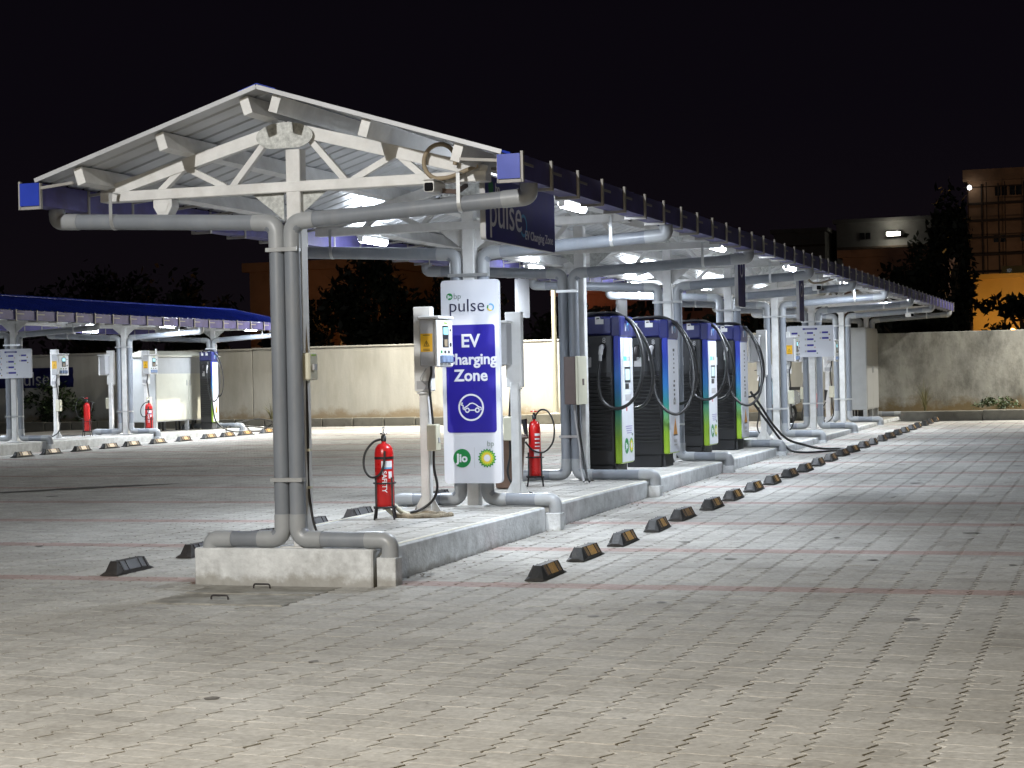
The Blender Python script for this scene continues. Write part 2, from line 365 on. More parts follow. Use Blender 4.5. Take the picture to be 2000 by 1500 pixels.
# ---- interlocking pavers
PX, PB = .28, 2.5/18
def paver_outline(kind):
    a, b = PX/2, PB/2; s = .022; t = .011; gx = .0074; gy = .0021
    L = -a+gx; Rr = a-gx; lo = -b+gy; hi = b-gy
    m = b*.45
    full = [(L-s, lo), (-a*.5, lo+t), (a*.5, lo-t), (Rr-s, lo), (Rr+s, m), (Rr-s, hi), (a*.5, hi-t), (-a*.5, hi+t), (L-s, hi), (L+s, m)]
    lh = [(L-s, lo), (-a*.5, lo+t), (-.0035-s, lo), (-.0035+s, m), (-.0035-s, hi), (-a*.5, hi+t), (L-s, hi), (L+s, m)]
    rh = [(.0035-s, lo), (a*.5, lo-t), (Rr-s, lo), (Rr+s, m), (Rr-s, hi), (a*.5, hi-t), (.0035-s, hi), (.0035+s, m)]
    return {'f': full, 'l': lh, 'r': rh}[kind]
def paver_template(kind):
    o = np.array(paver_outline(kind)); c = o.mean(0); n = len(o)
    d = o-c; ins = c+d*(1-.0026/np.abs(d).max(0).clip(.02)*np.array((1., 1.)))
    V = np.zeros((3*n, 3)); V[:n, :2] = ins; V[n:2*n, :2] = o; V[n:2*n, 2] = -.0010; V[2*n:, :2] = o; V[2*n:, 2] = -.026
    F = [tuple(range(n))]
    for k in range(n):
        k2 = (k+1) % n
        F.append((n+k, n+k2, k2, k)); F.append((2*n+k, 2*n+k2, n+k2, n+k))
    return V, F
TEMPL = {k: paver_template(k) for k in 'flr'}
def in_island(x, y):
    return (abs(x) < .93 and -.30 < y < 34.6) or (-17.45 < x < -15.55 and 15.0 < y < 31.8) or (x > .95 and y > 32.2) or (-.60 < x < .45 and -1.33 < y < -.25)
recs = []
for j in range(int(-9/PB), int(34.4/PB)):
    y = (j+.5)*PB
    for i in range(int(-24/PX), int(11/PX)):
        x = .24+(i+.5)*PX
        dx, dy = x-CAM.x, y-CAM.y; dep = dx*_fw.x+dy*_fw.y; lat = dx*_rt.x+dy*_rt.y
        if dep < 5 or abs(lat) > .2766*dep+2.2 or in_island(x, y): continue
        vis = abs(lat) < .272*dep and dep > 7.95
        h = (i*7+j*3+(i*j) % 5) % 4
        if (h == 0 and random.random() < .8) or random.random() < .04:
            for k in 'lr': recs.append((k, x, y, (j % 18 in (0, 17) and j >= -1), dep if vis else 1e6))
        else: recs.append(('f', x, y, (j % 18 in (0, 17) and j >= -1), dep if vis else 1e6))
order = sorted(range(len(recs)), key=lambda q: recs[q][4]); near = set(order[:300])
shared = {}
def jit():
    return rng.normal(0, .0008), rng.normal(0, .005), rng.normal(0, .006), rng.normal(0, .006)
for q in sorted(near):
    k, x, y, isr, _ = recs[q]; key = (k, isr)
    if key not in shared:
        V, F = TEMPL[k]; me = bpy.data.meshes.new('paver'); me.from_pydata(V.tolist(), [], F); me.materials.append(pred_o if isr else pav_o); shared[key] = me
    dz, rx, ry, rz = jit(); slope = (zg(y+.1)-zg(y-.1))/.2
    put('paver', shared[key], ground, (x+rng.normal(0, .0014), y+rng.normal(0, .0022), zg(y)+dz), (slope+rx*.7, ry*.5, rz))
for isr in (False, True):
    vs = []; lv = []; ls = []; lt = []; tint = []; off = 0; loff = 0
    for k in 'flr':
        sel = [q for q in range(len(recs)) if q not in near and recs[q][0] == k and recs[q][3] == isr]
        if not sel: continue
        V, F = TEMPL[k]; n = len(sel); X = np.array([recs[q][1] for q in sel]); Y = np.array([recs[q][2] for q in sel])
        Z = np.array([zg(y) for y in Y])+rng.normal(0, .0008, n); sl = np.array([(zg(y+.1)-zg(y-.1))/.2 for y in Y])+rng.normal(0, .0035, n); tx_ = rng.normal(0, .003, n); rz_ = rng.normal(0, .006, n)
        P = np.empty((n, len(V), 3)); c, s_ = np.cos(rz_)[:, None], np.sin(rz_)[:, None]
        lx = V[None, :, 0]*c-V[None, :, 1]*s_; ly = V[None, :, 0]*s_+V[None, :, 1]*c
        P[:, :, 0] = X[:, None]+lx+rng.normal(0, .0014, (n, 1)); P[:, :, 1] = Y[:, None]+ly+rng.normal(0, .0022, (n, 1)); P[:, :, 2] = Z[:, None]+V[None, :, 2]+ly*sl[:, None]+lx*tx_[:, None]
        vs.append(P.reshape(-1, 3)); tint.append(np.repeat(rng.random(n), len(V)))
        fl = np.concatenate([np.array(f) for f in F]); tot = np.array([len(f) for f in F]); st = np.concatenate([[0], np.cumsum(tot)[:-1]])
        lv.append((fl[None, :]+off+np.arange(n)[:, None]*len(V)).ravel()); ls.append((st[None, :]+loff+np.arange(n)[:, None]*len(fl)).ravel()); lt.append(np.tile(tot, n))
        off += n*len(V); loff += n*len(fl)
    vs = np.concatenate(vs); lv = np.concatenate(lv); ls = np.concatenate(ls); lt = np.concatenate(lt); tint = np.concatenate(tint)
    me = bpy.data.meshes.new('pavers'); me.vertices.add(len(vs)); me.vertices.foreach_set('co', vs.ravel().astype(np.float32))
    me.loops.add(len(lv)); me.loops.foreach_set('vertex_index', lv.astype(np.int32)); me.polygons.add(len(ls)); me.polygons.foreach_set('loop_start', ls.astype(np.int32))
    try: me.polygons.foreach_set('loop_total', lt.astype(np.int32))
    except Exception: pass
    me.polygons.foreach_set('use_smooth', np.zeros(len(ls), dtype=bool)); me.update(calc_edges=True); me.validate()
    at = me.attributes.new('tint', 'FLOAT', 'POINT'); at.data.foreach_set('value', tint.astype(np.float32))
    me.materials.append(pred_a if isr else pav_a)
    o = put('red_paver_rows' if isr else 'paver_field', me, ground); o['kind'] = 'stuff'
# plain paved sheet for what the pavers do not reach
def pave_sheet(x0, x1, y0, y1):
    n = max(1, int((y1-y0)/2)); mb = MB(); mb.add([(x, y0+(y1-y0)*k/n, zg(y0+(y1-y0)*k/n)-.009) for k in range(n+1) for x in (x0, x1)], [(2*k, 2*k+1, 2*k+3, 2*k+2) for k in range(n)])
    o = mb.build('paved_yard', pav_o, ground); return o
mb = MB(); mb.add([(-60, -60, zg(-60)-.012), (60, -60, zg(-60)-.012), (60, -9.2, zg(-9.2)-.012), (-60, -9.2, zg(-9.2)-.012)], [(0, 1, 2, 3)]); mb.build('paved_yard', pav_o, ground)

# ---- dark stain streaks on the paving at left
mb = MB()
for (x0_, y0_, x1_, y1_, w_) in ((-9.3, 8.55, -8.1, 9.75, .16), (-8.6, 9.3, -7.4, 10.5, .22), (-7.9, 9.9, -6.9, 10.75, .10)):
    n = 14; vs = []
    for k in range(n+1):
        t = k/n; x = x0_+(x1_-x0_)*t; y = y0_+(y1_-y0_)*t; ww = w_*math.sin(math.pi*min(1, max(0, t)))**.6*random.uniform(.6, 1.1)
        vs += [(x-ww*.7, y+ww*.7, zg(y)+.006), (x+ww*.7, y-ww*.7, zg(y)+.006)]
    mb.add(vs, [(2*k, 2*k+1, 2*k+3, 2*k+2) for k in range(n)])
o = mb.build('oil_streaks', oil, ground); o['kind'] = 'stuff'
mb = MB()
for k in range(70):
    x = random.uniform(1.2, 7.5) if k % 3 else random.uniform(-9, -1.2); y = random.uniform(-5.5, 16); r0 = random.choice([.012, .018, .03, .05, .09])*random.uniform(.7, 1.3); n = 9
    if -.8 < x < 1.0 and y > -1.5: continue
    mb.add([(x+r0*random.uniform(.6, 1.2)*math.cos(2*math.pi*q/n), y+r0*random.uniform(.6, 1.2)*math.sin(2*math.pi*q/n), zg(y)+.0045) for q in range(n)], [tuple(range(n))])
o = mb.build('oil_spots', M('oil_spot', (.16, .15, .135), .7, var=.4, scale=30), ground); o['kind'] = 'stuff'
mb = MB()      # dry leaves and grit gathered along the kerb
for k in range(160):
    y = random.uniform(-.2, 20); x = .82+abs(random.gauss(0, .16)); a = random.uniform(0, 6.28); l = random.uniform(.008, .03)
    c_, s_ = math.cos(a)*l, math.sin(a)*l; z = zg(y)+.006
    mb.add([(x-c_, y-s_, z), (x+s_*.4, y-c_*.4, z+.004), (x+c_, y+s_, z+.002), (x-s_*.4, y+c_*.4, z+.006)], [(0, 1, 2, 3)])
o = mb.build('leaf_litter', M('litter', (.14, .10, .06), .9, var=.5, scale=30), ground); o['kind'] = 'stuff'
# ---- concrete cover with lifting handles in front of the island
cov = thing('drain_cover', (-.08, -.8, zg(-.8)), 'grey concrete drain cover with bent lifting handles before the island end', 'cover')
mb = MB(); mb.box(-.575, -.085-.49+.0, -1.3, -.28, -.04, -.0) if False else None
mb = MB(); mb.box(-.597, .517, -1.385, -.795, zg(-1)-.05, zg(-1)+.003, .008); wb(mb, 'slab', cover_m, cov)
mb = MB(); mb.box(-.597, .517, -.787, -.282, zg(-.5)-.05, zg(-.5)+.002, .008); wb(mb, 'slab', cover_m, cov)
for hx, hy in ((-.12, -1.12), (-.1, -.45)):
    mb = MB(); z = zg(hy); mb.tube(fillet([(hx-.07, hy, z-.01), (hx-.07, hy, z+.035), (hx+.07, hy, z+.035), (hx+.07, hy, z-.01)], .02), .007, 6); wb(mb, 'handle', blkm, cov)

# ---- charging islands
def island(name, x0, hw, y0, y1, joints, zt, label):
    isl = thing(name, (x0, y0, zg(y0))); isl['kind'] = 'structure'
    mb = MB(); n = 12
    Y = [y0+(y1-y0)*k/n for k in range(n+1)]
    vs = []
    for y in Y: vs += [(x0-hw+.06, y, zg(y)-.03), (x0+hw-.06, y, zg(y)-.03), (x0+hw-.06, y, zt(y)-.012), (x0-hw+.06, y, zt(y)-.012)]
    fs = [(3, 2, 1, 0)]+[(4*k+a, 4*k+(a+1) % 4, 4*k+4+(a+1) % 4, 4*k+4+a) for k in range(n) for a in range(4)]+[(4*n, 4*n+1, 4*n+2, 4*n+3)]
    mb.add(vs, fs); wb(mb, 'core', pav_o, isl)
    J = [y0]+[j for j in joints if y0+.3 < j < y1-.3]+[y1]
    for s in (-1, 1):
        for k in range(len(J)-1):
            a, b = J[k]+(.0 if k == 0 else .075), J[k+1]-(.075 if k < len(J)-2 else 0)
            w = hw+rng.normal(0, .006); mb = MB(); m = 6; vs = []
            for q in range(m+1):
                y = a+(b-a)*q/m; xo = x0+s*(w+rng.normal(0, .002)); xi = x0+s*(hw-.10)
                vs += [(xi, y, zg(y)-.04), (xo, y, zg(y)-.04), (xo, y, zt(y)-.014), (xo-s*.012, y, zt(y)), (xi, y, zt(y))]
            f = [(5*q+t, 5*q+(t+1) % 5, 5*q+5+(t+1) % 5, 5*q+5+t) for q in range(m) for t in range(5)]+[(4, 3, 2, 1, 0), tuple(5*m+t for t in range(5))]
            if s < 0: f = [x[::-1] for x in f]
            mb.add(vs, f); kb = wb(mb, 'kerb_segment', conc, isl)
            mb = MB(); mb.add([(x0+s*(hw-.075), a+.01, zt(a)+.003), (x0+s*(hw-.02), a+.01, zt(a)+.003), (x0+s*(hw-.02), b-.01, zt(b)+.003), (x0+s*(hw-.075), b-.01, zt(b)+.003)], [(0, 1, 2, 3) if s > 0 else (3, 2, 1, 0)]); wb(mb, 'painted_edge', kedge, isl, kb)
    return isl
COLS = [k*4.27 for k in range(9)]
isl = island('charging_island', 0, .79, -.05, 34.5, [y-.05 for y in COLS[1:]], zs, None)
mb = MB(); mb.box(-.815, .745, -.215, .10, zg(-.2)-.05, zs(0)+.004, .012); wb(mb, 'end_block', conc, isl)
# island paving
tv, tf = TEMPL['f']
mb = MB()
for j in range(int(.2/PB), int(34.2/PB)):
    for i in range(-2, 3):
        x = i*PX+(.0 if j % 2 else .0); y = (j+.5)*PB
        if abs(x)+PX/2 > .72: continue
        z = zs(y)+rng.normal(0, .0008)-.001; V = [(x+v[0], y+v[1], z+v[2]*.55) for v in tv]; mb.add(V, tf)
o = wb(mb, 'island_pavers', pav_o, isl); o['kind'] = 'stuff'
zl = lambda y: .455
isl2 = island('charging_island', -16.5, .80, 15.2, 31.4, [16.4, 20.95, 25.55, 30.1], zl, None)

# ---- wheel stops
worn_d = M('dull_reflector', (.20, .12, .05), .6, var=.4, scale=40)
def make_stop(rf):
    t = thing('wheel_stop', (0, 0, 0), None, 'wheel stop', 'wheel stops beside the charging islands')
    mb = MB(); Lh, w, h = .33, .078, .112
    prof = lambda y, sx, hh: [(-w*sx, y, 0), (w*sx, y, 0), (w*sx, y, hh*.25), (w*.42*sx, y, hh), (-w*.42*sx, y, hh), (-w*sx, y, hh*.25)]
    vs = prof(-Lh, 1, h*.22)+prof(-Lh+.09, 1, h)+prof(Lh-.09, 1, h)+prof(Lh, 1, h*.22)
    fs = [(0, 1, 2, 3, 4, 5)]+[(6*k+a, 6*k+6+a, 6*k+6+(a+1) % 6, 6*k+(a+1) % 6) for k in range(3) for a in range(6)]+[tuple(18+a for a in range(6))[::-1]]
    mb.add(vs, fs); mb.build('rubber_body', rubber if rf > 0 else rubber2, t)
    for sx in (-1, 1):
        for a, b in ((-.19, -.12), (-.10, .10), (.12, .19)):
            x0, z0, x1, z1 = w*sx+.001*sx, h*.30+.002, w*.45*sx+.0022*sx, h*.95+.002
            m2 = MB(); m2.add([(x0, a, z0), (x0, b, z0), (x1, b, z1), (x1, a, z1)], [(0, 1, 2, 3) if sx > 0 else (3, 2, 1, 0)])
            if sx*rf > 0: m2.build('reflector', reflect_m if abs(a) == .10 else worn_d, t)
            else: m2.build('groove', blk, t)
        for a in (-.21, -.11, .11, .21):
            m2 = MB(); m2.bar((w*sx, a, h*.25), (w*.42*sx, a, h), .016, .006, (0, 1, 0)); m2.build('rib', blkm, t)
    return t
protoR = make_stop(1); protoL = make_stop(-1); _rf = reflect_m; reflect_m = M('worn_reflector', (.30, .17, .06), .6, var=.4, scale=40, dirt=(.10, .07, .04), dscale=22, damt=.8); protoD = make_stop(1); reflect_m = _rf
ORD = ['first', 'second', 'third', 'fourth', 'fifth', 'sixth', 'seventh', 'eighth', 'ninth', 'tenth', 'eleventh', 'twelfth', 'thirteenth', 'fourteenth', 'fifteenth', 'sixteenth', 'seventeenth', 'eighteenth', 'nineteenth', 'twentieth', 'twenty-first', 'twenty-second', 'twenty-third', 'twenty-fourth', 'twenty-fifth', 'twenty-sixth']
for k in range(26):
    y = .17+.34+k*1.25+(0.07 if k % 2 else 0); loc = (1.90+rng.normal(0, .014), y+rng.normal(0, .02), zg(y)+.001); rz = rng.normal(0, .035)
    lab = '%s black wheel stop from the camera in the long row right of the island' % ORD[k]
    if k == 0: o = protoR; o.location = loc; o.rotation_euler.z = rz; o['label'] = lab
    elif k == 9: o = protoD; o.location = loc; o.rotation_euler.z = rz; o['label'] = lab
    elif k > 9 and random.random() < .7 or k in (4,): o = copy_tree(protoD, None, loc, rz, lab)
    else: o = copy_tree(protoR, None, loc, rz, lab)
for n, k in enumerate([0, 1, 2, 3, 4, 5, 6, 7, 19, 20]):
    y = .10+.34+k*1.25+(0.07 if k % 2 else 0); loc = (-1.80+rng.normal(0, .008), y, zg(y)+.001); rz = rng.normal(0, .02)
    lab = '%s dark rubber wheel stop from the camera along the far left side of the island' % ORD[n]
    if k == 0: o = protoL; o.location = loc; o.rotation_euler.z = rz; o['label'] = lab
    else: o = copy_tree(protoL, None, loc, rz, lab)
for n, (u, y) in enumerate([(0, 18.0), (0, 19.05), (0, 20.2), (0, 21.3), (0, 22.25), (0, 23.4), (0, 24.6), (0, 25.9), (0, 26.8), (0, 27.8), (0, 29.0)]):
    yy = y+.34; copy_tree(protoR, None, (-14.62+rng.normal(0, .01), yy, zg(yy)+.001), rng.normal(0, .02), '%s amber-marked wheel stop from the left frame edge by the distant island' % ORD[n])

# ---- boundary wall
WY = 35.2; WT = 2.63
bw = thing('boundary_wall', (-12, WY, zg(35)), 'long pale plastered boundary wall across the back of the yard', 'wall')
px = [-40, -31, -24.4, -17.9, -12.6, -6.2, -.2]
for k in range(len(px)-1):
    mb = MB(); mb.box(px[k]+.008, px[k+1]-.008, WY, WY+.22, zg(35)-.1, WT-.08+k*.014, .01); p = wb(mb, 'wall_panel', wall_m, bw)
    mb = MB(); mb.box(px[k]+.004, px[k+1]-.004, WY-.02, WY+.24, WT-.078+k*.014, WT-.03+k*.014, .008); wb(mb, 'coping', wall_m, bw, p)
x = -40.
while x < -2.2:
    w = .92+rng.normal(0, .03); mb = MB(); mb.box(x+.012, x+w-.012, 34.62, 34.8, zg(35)-.05, zg(35)+.24+rng.normal(0, .008), .015); wb(mb, 'kerb_stone', ledge_m, bw); x += w
mb = MB(); mb.box(-40, -2.2, 34.8, WY, zg(35)-.05, zg(35)+.19); wb(mb, 'planting_strip', grime, bw)
rw = thing('boundary_wall', (4, WY, zg(35)), 'blotchy weather-stained concrete wall right of the canopy', 'wall')
px = [-.2, 4.2, 9.0, 16, 26]
for k in range(4):
    mb = MB(); mb.box(px[k]+.01, px[k+1]-.01, WY-.04, WY+.2, zg(35)-.1, WT-.06-.005*k, .012); wb(mb, 'wall_panel', wallold, rw)
lg = thing('planter_ledge', (4, 33, zg(33)), 'low brown concrete ledge along the foot of the stained wall', 'ledge')
x = 1.02
while x < 20:
    w = 1.9+rng.normal(0, .05); mb = MB(); mb.box(x+.006, x+w-.006, 32.35, 32.62, zg(33)-.05, zg(33)+.25+rng.normal(0, .004), .015); wb(mb, 'kerb_stone', ledge_m, lg); x += w
mb = MB(); mb.box(1.02, 20, 32.62, WY-.04, zg(33)-.05, zg(33)+.19); wb(mb, 'earth_bed', grime, lg)

# ================================================================ CANOPIES
def make_canopy(x0, cols, ya, yb, dz, ridge, zt, front, label, pitch=.73):
    cp = thing('charging_canopy', (x0, cols[0], zt(cols[0])), label, 'canopy')
    EZ = 3.28+dz; RZ = ridge; slope = (RZ-EZ)/1.99
    def zr(x): return RZ-abs(x)*slope
    X = lambda x: x0+x
    # roof sheeting with trapezoidal ribs running down the slope
    for s in (-1, 1):
        prof = []; y = ya
        while y < yb:
            prof += [(y, 0), (y+.19, 0), (y+.205, .022), (y+.235, .022)]; y += .25
        prof.append((yb, 0)); n = len(prof)
        for nm, off, mat in (('roof_sheet', .006, blue_m), ('sheet_lining', 0, lining_m)):
            mb = MB(); vs = []
            for a in (.015, 1.0, 2.0): vs += [(X(s*a), yy, zr(a)+h+off) for yy, h in prof]
            fs = [(r*n+k, r*n+k+1, (r+1)*n+k+1, (r+1)*n+k) for r in range(2) for k in range(n-1)]
            if (s > 0) == (nm == 'roof_sheet'): fs = [f[::-1] for f in fs]
            mb.add(vs, fs); o = wb(mb, nm, mat, cp, None if nm == 'roof_sheet' else top)
            if nm == 'roof_sheet': top = o
        for yy in (ya-.006, yb+.006):
            mb = MB(); mb.bar((X(0), yy, zr(0)+.008), (X(s*2.0), yy, zr(2.0)+.008), .012, .034, (0, 0, 1)); wb(mb, 'gable_trim', lining_m, cp, top)
    mb = MB(); mb.prism([(-.16, zr(.16)+.034), (0, zr(0)+.036), (.16, zr(.16)+.034), (.16, zr(.16)+.028), (0, zr(0)+.03), (-.16, zr(.16)+.028)], lambda a, b, d: (X(a), d, b), ya, yb); wb(mb, 'ridge_cap', blue_m, cp)
    # purlins
    ang = math.atan(slope)
    for s in (-1, 1):
        for px_ in (.145, .895, 1.645):
            t = .076; c, q = math.cos(ang), math.sin(ang); top_z = zr(px_)-.012; mb = MB()
            cor = [(-t/2*c, t/2*q), (t/2*c, -t/2*q), (t/2*c-.138*q, -t/2*q-.138*c), (-t/2*c-.138*q, t/2*q-.138*c)]
            mb.prism([(X(s*(px_+a)), top_z+b) for a, b in cor], lambda a, b, d: (a, d, b), ya+.06, yb-.06)
            if s < 0: mb.f = [f[::-1] for f in mb.f]
            wb(mb, 'purlin', white, cp)
    # gutters and brackets
    for s in (-1, 1):
        w0, w1, g0, g1 = 1.965, 2.14, 3.085+dz, 3.265+dz; t = .006
        mb = MB(); pr = [(w0, g1), (w0, g0), (w1, g0), (w1, g1), (w1-t, g1), (w1-t, g0+t), (w0+t, g0+t), (w0+t, g1)]
        mb.prism([(X(s*a), b) for a, b in (pr if s > 0 else pr)], lambda a, b, d: (a, d, b), ya, yb)
        if s > 0: mb.f = [f[::-1] for f in mb.f]
        g = wb(mb, 'gutter', gut_m, cp)
        for yy in (ya-.004, yb+.004):
            mb = MB(); mb.box(X(s*w0)-.002 if s > 0 else X(s*w1)-.002, X(s*w1)+.002 if s > 0 else X(s*w0)+.002, yy-.004, yy+.004, g0-.002, g1+.002); wb(mb, 'end_cap', blue_m, cp, g)
        mb = MB(); mb.bar((0, 0, g1-.065), (0, pitch*.36, g1-.065), .006, .02); lap = mb.mesh('lap'); lap.materials.append(bracket_m)
        mb = MB(); a = s*(w1+.013)
        mb.box(min(s*w0, a), max(s*w0, a), -.016, .016, g0-.030, g0-.008); mb.box(a-.010, a+.010, -.016, .016, g0-.030, g1+.02)
        mb.box(s*w0-.008, s*w0+.008, -.016, .016, g0-.03, g1+.0); mb.bar((s*w0, 0, g1-.04), (s*1.66, 0, zr(1.66)-.13), .022, .022)
        bm_ = mb.mesh('gutter_bracket'); bm_.materials.append(bracket_m); b = Vector(cp['_b']); y = ya+.02
        while y < yb:
            put('gutter_bracket', bm_, cp, (x0-b.x, y-b.y, -b.z))
            if s > 0: put('gutter_lap', lap, g, (X(s*(w1+.004))-b.x, y+.03-b.y, -b.z))
            y += pitch
    # columns with trusses
    for k, y in enumerate(cols):
        zb = zt(y); zc = 3.175+dz; e = 1.70; qo = {0: .06, 2: -.08}.get(k, 0) if x0 == 0 else 0
        mb = MB(); mb.box(X(-.062+qo), X(.062+qo), y-.062, y+.062, zb-.02, zc+.30, .006); post = wb(mb, 'post', white, cp)
        mb = MB(); mb.box(X(-.15+qo), X(.15+qo), y-.13, y+.13, zb-.005, zb+.014, .003); wb(mb, 'base_plate', white, cp, post)
        for s in (-1, 1):
            mb = MB(); mb.prism([(X(s*.05), zc-.04), (X(s*.33), zc-.04), (X(s*.05), zc-.26)], lambda a, b, d: (a, d, b), y-.006, y+.006); wb(mb, 'knee_plate', gusset_m if k in front else white, cp, post)
        mb = MB(); mb.box(X(-e), X(e), y-.066, y+.066, zc-.042, zc+.042, .005); ch = wb(mb, 'bottom_chord', white, cp)
        pk = zr(0)-.245
        for s in (-1, 1):
            mb = MB(); mb.bar((X(s*e), y, zc+.03), (X(0), y, pk), .075, .10, (0, 0, 1)); wb(mb, 'rafter', white, cp, ch)
            rz = lambda a: zc+.03+(pk-zc-.03)*(1-a/e)
            for (xa, xb_) in ((1.16, .95), (.56, .93), (.50, .16)):
                mb = MB(); mb.bar((X(s*xa), y, zc+.03), (X(s*xb_), y, rz(xb_)-.02), .05, .055, (0, 1, 0)); wb(mb, 'web_bar', white, cp, ch)
        gp = [(.25*math.cos(R(a))*(1.0), pk-.075+.113*max(-.85, math.sin(R(a)))) for a in range(0, 360, 15)][::-1]
        mb = MB(); mb.prism([(X(a), b) for a, b in gp], lambda a, b, d: (a, d, b), y-.080, y-.068); wb(mb, 'gusset_plate', gusset_m, cp, ch)
        # rain pipes
        yp = y-.135 if k in front else y-.015; pxs = .066 if k in front else .145; po = front.get(k, 0) if isinstance(front, dict) else 0
        for s in (-1, 1):
            r = .064; zo, zi = 2.985+dz, 2.885+dz; xo = 2.07; zlow = zb+.075; xe = .70 if (k == 0 and s < 0 and x0 == 0) else .865; gz = zg(y)
            pts = [(X(s*xo), yp, 3.09+dz), (X(s*xo), yp, zo), (X(s*pxs+po), yp, zi), (X(s*pxs+po), yp, zlow), (X(s*xe), yp, zlow-.005), (X(s*xe), yp, zb-.075)]
            mb = MB(); mb.tube(fillet(pts, .13, 6), r, 16); pp = wb(mb, 'rain_pipe', pipe_m, cp)
            P = [Vector(p) for p in pts]
            for i in (1, 2, 3, 4):
                a = P[i]+(P[i-1]-P[i]).normalized()*min(.20, (P[i-1]-P[i]).length); c_ = P[i]+(P[i+1]-P[i]).normalized()*min(.21, (P[i+1]-P[i]).length*.98)
                mb = MB(); mb.tube(fillet([a, P[i], c_], .13, 7), r*1.07, 16); wb(mb, 'elbow', elbow_m, cp, pp)
            if xe > .8:
                mb = MB(); mb.box(min(X(s*.775), X(s*.935)), max(X(s*.775), X(s*.935)), yp-.072, yp+.072, gz-.03, zb-.06, .006); wb(mb, 'pipe_sump', conc, cp, pp)
            hx = s*1.52; hz = zi+(zo-zi)*(1.52-pxs)/(xo-pxs)
            mb = MB(); mb.box(X(hx)-.015, X(hx)+.015, yp-.072, yp-.068, hz, zc-.0+.02); mb.box(X(hx)-.015, X(hx)+.015, yp-.072, y-.03, zc+.015, zc+.022)
            mb.tube([(X(hx)-.016, yp, hz), (X(hx)+.016, yp, hz)], r*1.05, 16); wb(mb, 'pipe_hanger', clamp_m, cp, pp)
        for cz in (zb+.55, zi-.22):
            mb = MB(); w = pxs+.064
            mb.box(X(-w-.008+po), X(w+.008+po), yp-.070, yp-.066, cz-.016, cz+.016)
            for s in (-1, 1): mb.tube([(X(s*pxs+po), yp, cz-.016), (X(s*pxs+po), yp, cz+.016)], r*1.045, 16)
            wb(mb, 'pipe_clamp', clamp_m, cp, post)
    return cp
main = make_canopy(0, COLS, -.56, 34.75, 0, 3.90, zs, {0: .01, 2: -.20}, 'long white steel canopy with blue gutters over the charging island')
LC = [16.45, 20.96, 25.6, 30.15]
leftc = make_canopy(-16.5, LC, 15.6, 31.25, -.12, 3.60, zl, (3,), 'distant blue-roofed canopy at the left before the boundary wall')

# ---- tube lights under the canopies
def tube_light(x, y, z, label, out):
    t = thing('tube_light', (x, y, z), label, 'light', 'tube lights under the canopies')
    mb = MB(); mb.box(-.045, .045, -.36, .36, .02, .055, .008); mb.build('housing', boxwhite, t)
    mb = MB(); mb.tube([(0, -.33, 0), (0, .33, 0)], .042, 12); mb.build('tube', tube_e, t)
    for s in (-1, 1):
        mb = MB(); mb.box(-.03, .03, s*.345-.015, s*.345+.015, -.03, .03, .005); mb.build('end_holder', boxwhite, t)
        mb = MB(); mb.bar((0, s*.2, .05), (0, s*.2, .13), .02, .02); mb.build('hanger', white, t)
    lamp('tube_lamp', 'AREA', (0, 0, -.055), TUBE_W, (.82, .90, 1.0), t, size=(.10, .64), spread=R(180))
    lamp('tube_lamp', 'AREA', (0, 0, .095), TUBE_W*.62, (.82, .90, 1.0), t, size=(.3, .64), rot=(R(180), 0, 0))
for k, y in enumerate([2.95, 9.3, 14.5, 20.2, 25.9]): tube_light(1.50, y, 3.19, '%s glowing tube light from the camera under the right eave of the long canopy' % ORD[k], 1)
for k, y in enumerate([5.3, 11.1, 16.65, 22.4, 28.2]): tube_light(-1.50, y, 3.15, '%s glowing tube light from the camera under the left eave of the long canopy' % ORD[k], 1)
for k, (x, y) in enumerate([(-14.95, 24.9), (-14.95, 29.2), (-18.05, 21.3), (-18.05, 26.6), (-18.05, 17.6)]): tube_light(x, y, 3.0, ['glowing tube light at the middle of the distant canopy eave', 'glowing tube light at the far end of the distant canopy eave', 'tube light glowing under the rear eave behind the left tariff board', 'tube light under the rear eave behind the big cream cabinet', 'added unseen tube light under the rear eave past the left frame edge'][k], 1)  # last rear tube is unseen, added to brighten the wall behind

# ================================================================ OBJECTS
# ---- mast lamps of the yard
def mast(x, y, h, aim, watt, label, pole_r=.075, col=(1, .86, .62), tilt=35, arm=.9, sp=170):
    z = zg(y); t = thing('mast_lamp', (x, y, z), label, 'lamp post', 'lamp masts of the yard')
    mb = MB(); mb.tube([(0, 0, .30), (0, 0, h)], [pole_r, pole_r*.72], 14); mb.build('pole', cream, t)
    mb = MB(); mb.box(-.42, .42, -.2, .2, 0, .28, .02); mb.build('footing', ledge_m, t)
    mb = MB(); mb.box(-.14, .14, -.14, .14, .28, .30, .004); mb.build('base_plate', clamp_m, t)
    ca, sa = math.cos(aim), math.sin(aim); e = (ca*arm, sa*arm, h+.12)
    mb = MB(); mb.tube(spline([(0, 0, h-.05), (ca*arm*.4, sa*arm*.4, h+.1), e]), .032, 8); mb.build('arm', cream, t)
    hd = MB(); hd.box(-.2, .2, -.14, .14, .02, .10, .02); H = hd.build('lamp_head', boxgrey, t, e, (0, R(-tilt), aim))
    mb = MB(); mb.box(-.17, .17, -.115, .115, .0, .019); mb.build('lens', warm_e, H)
    lamp('mast_light', 'AREA', (0, 0, -.03), watt, col, H, size=(.34, .23), spread=R(sp))
    return t
mast(-8.33, 34.1, 6.6, R(-125), BACK_W, 'cream lamp mast standing against the pale boundary wall', col=(1, .95, .82), tilt=14, sp=168)
mast(-.6, -15.4, 8.0, R(72), LOT_W, 'lamp mast lighting the near paving from behind the photographer', col=(1, .985, .95), tilt=42)
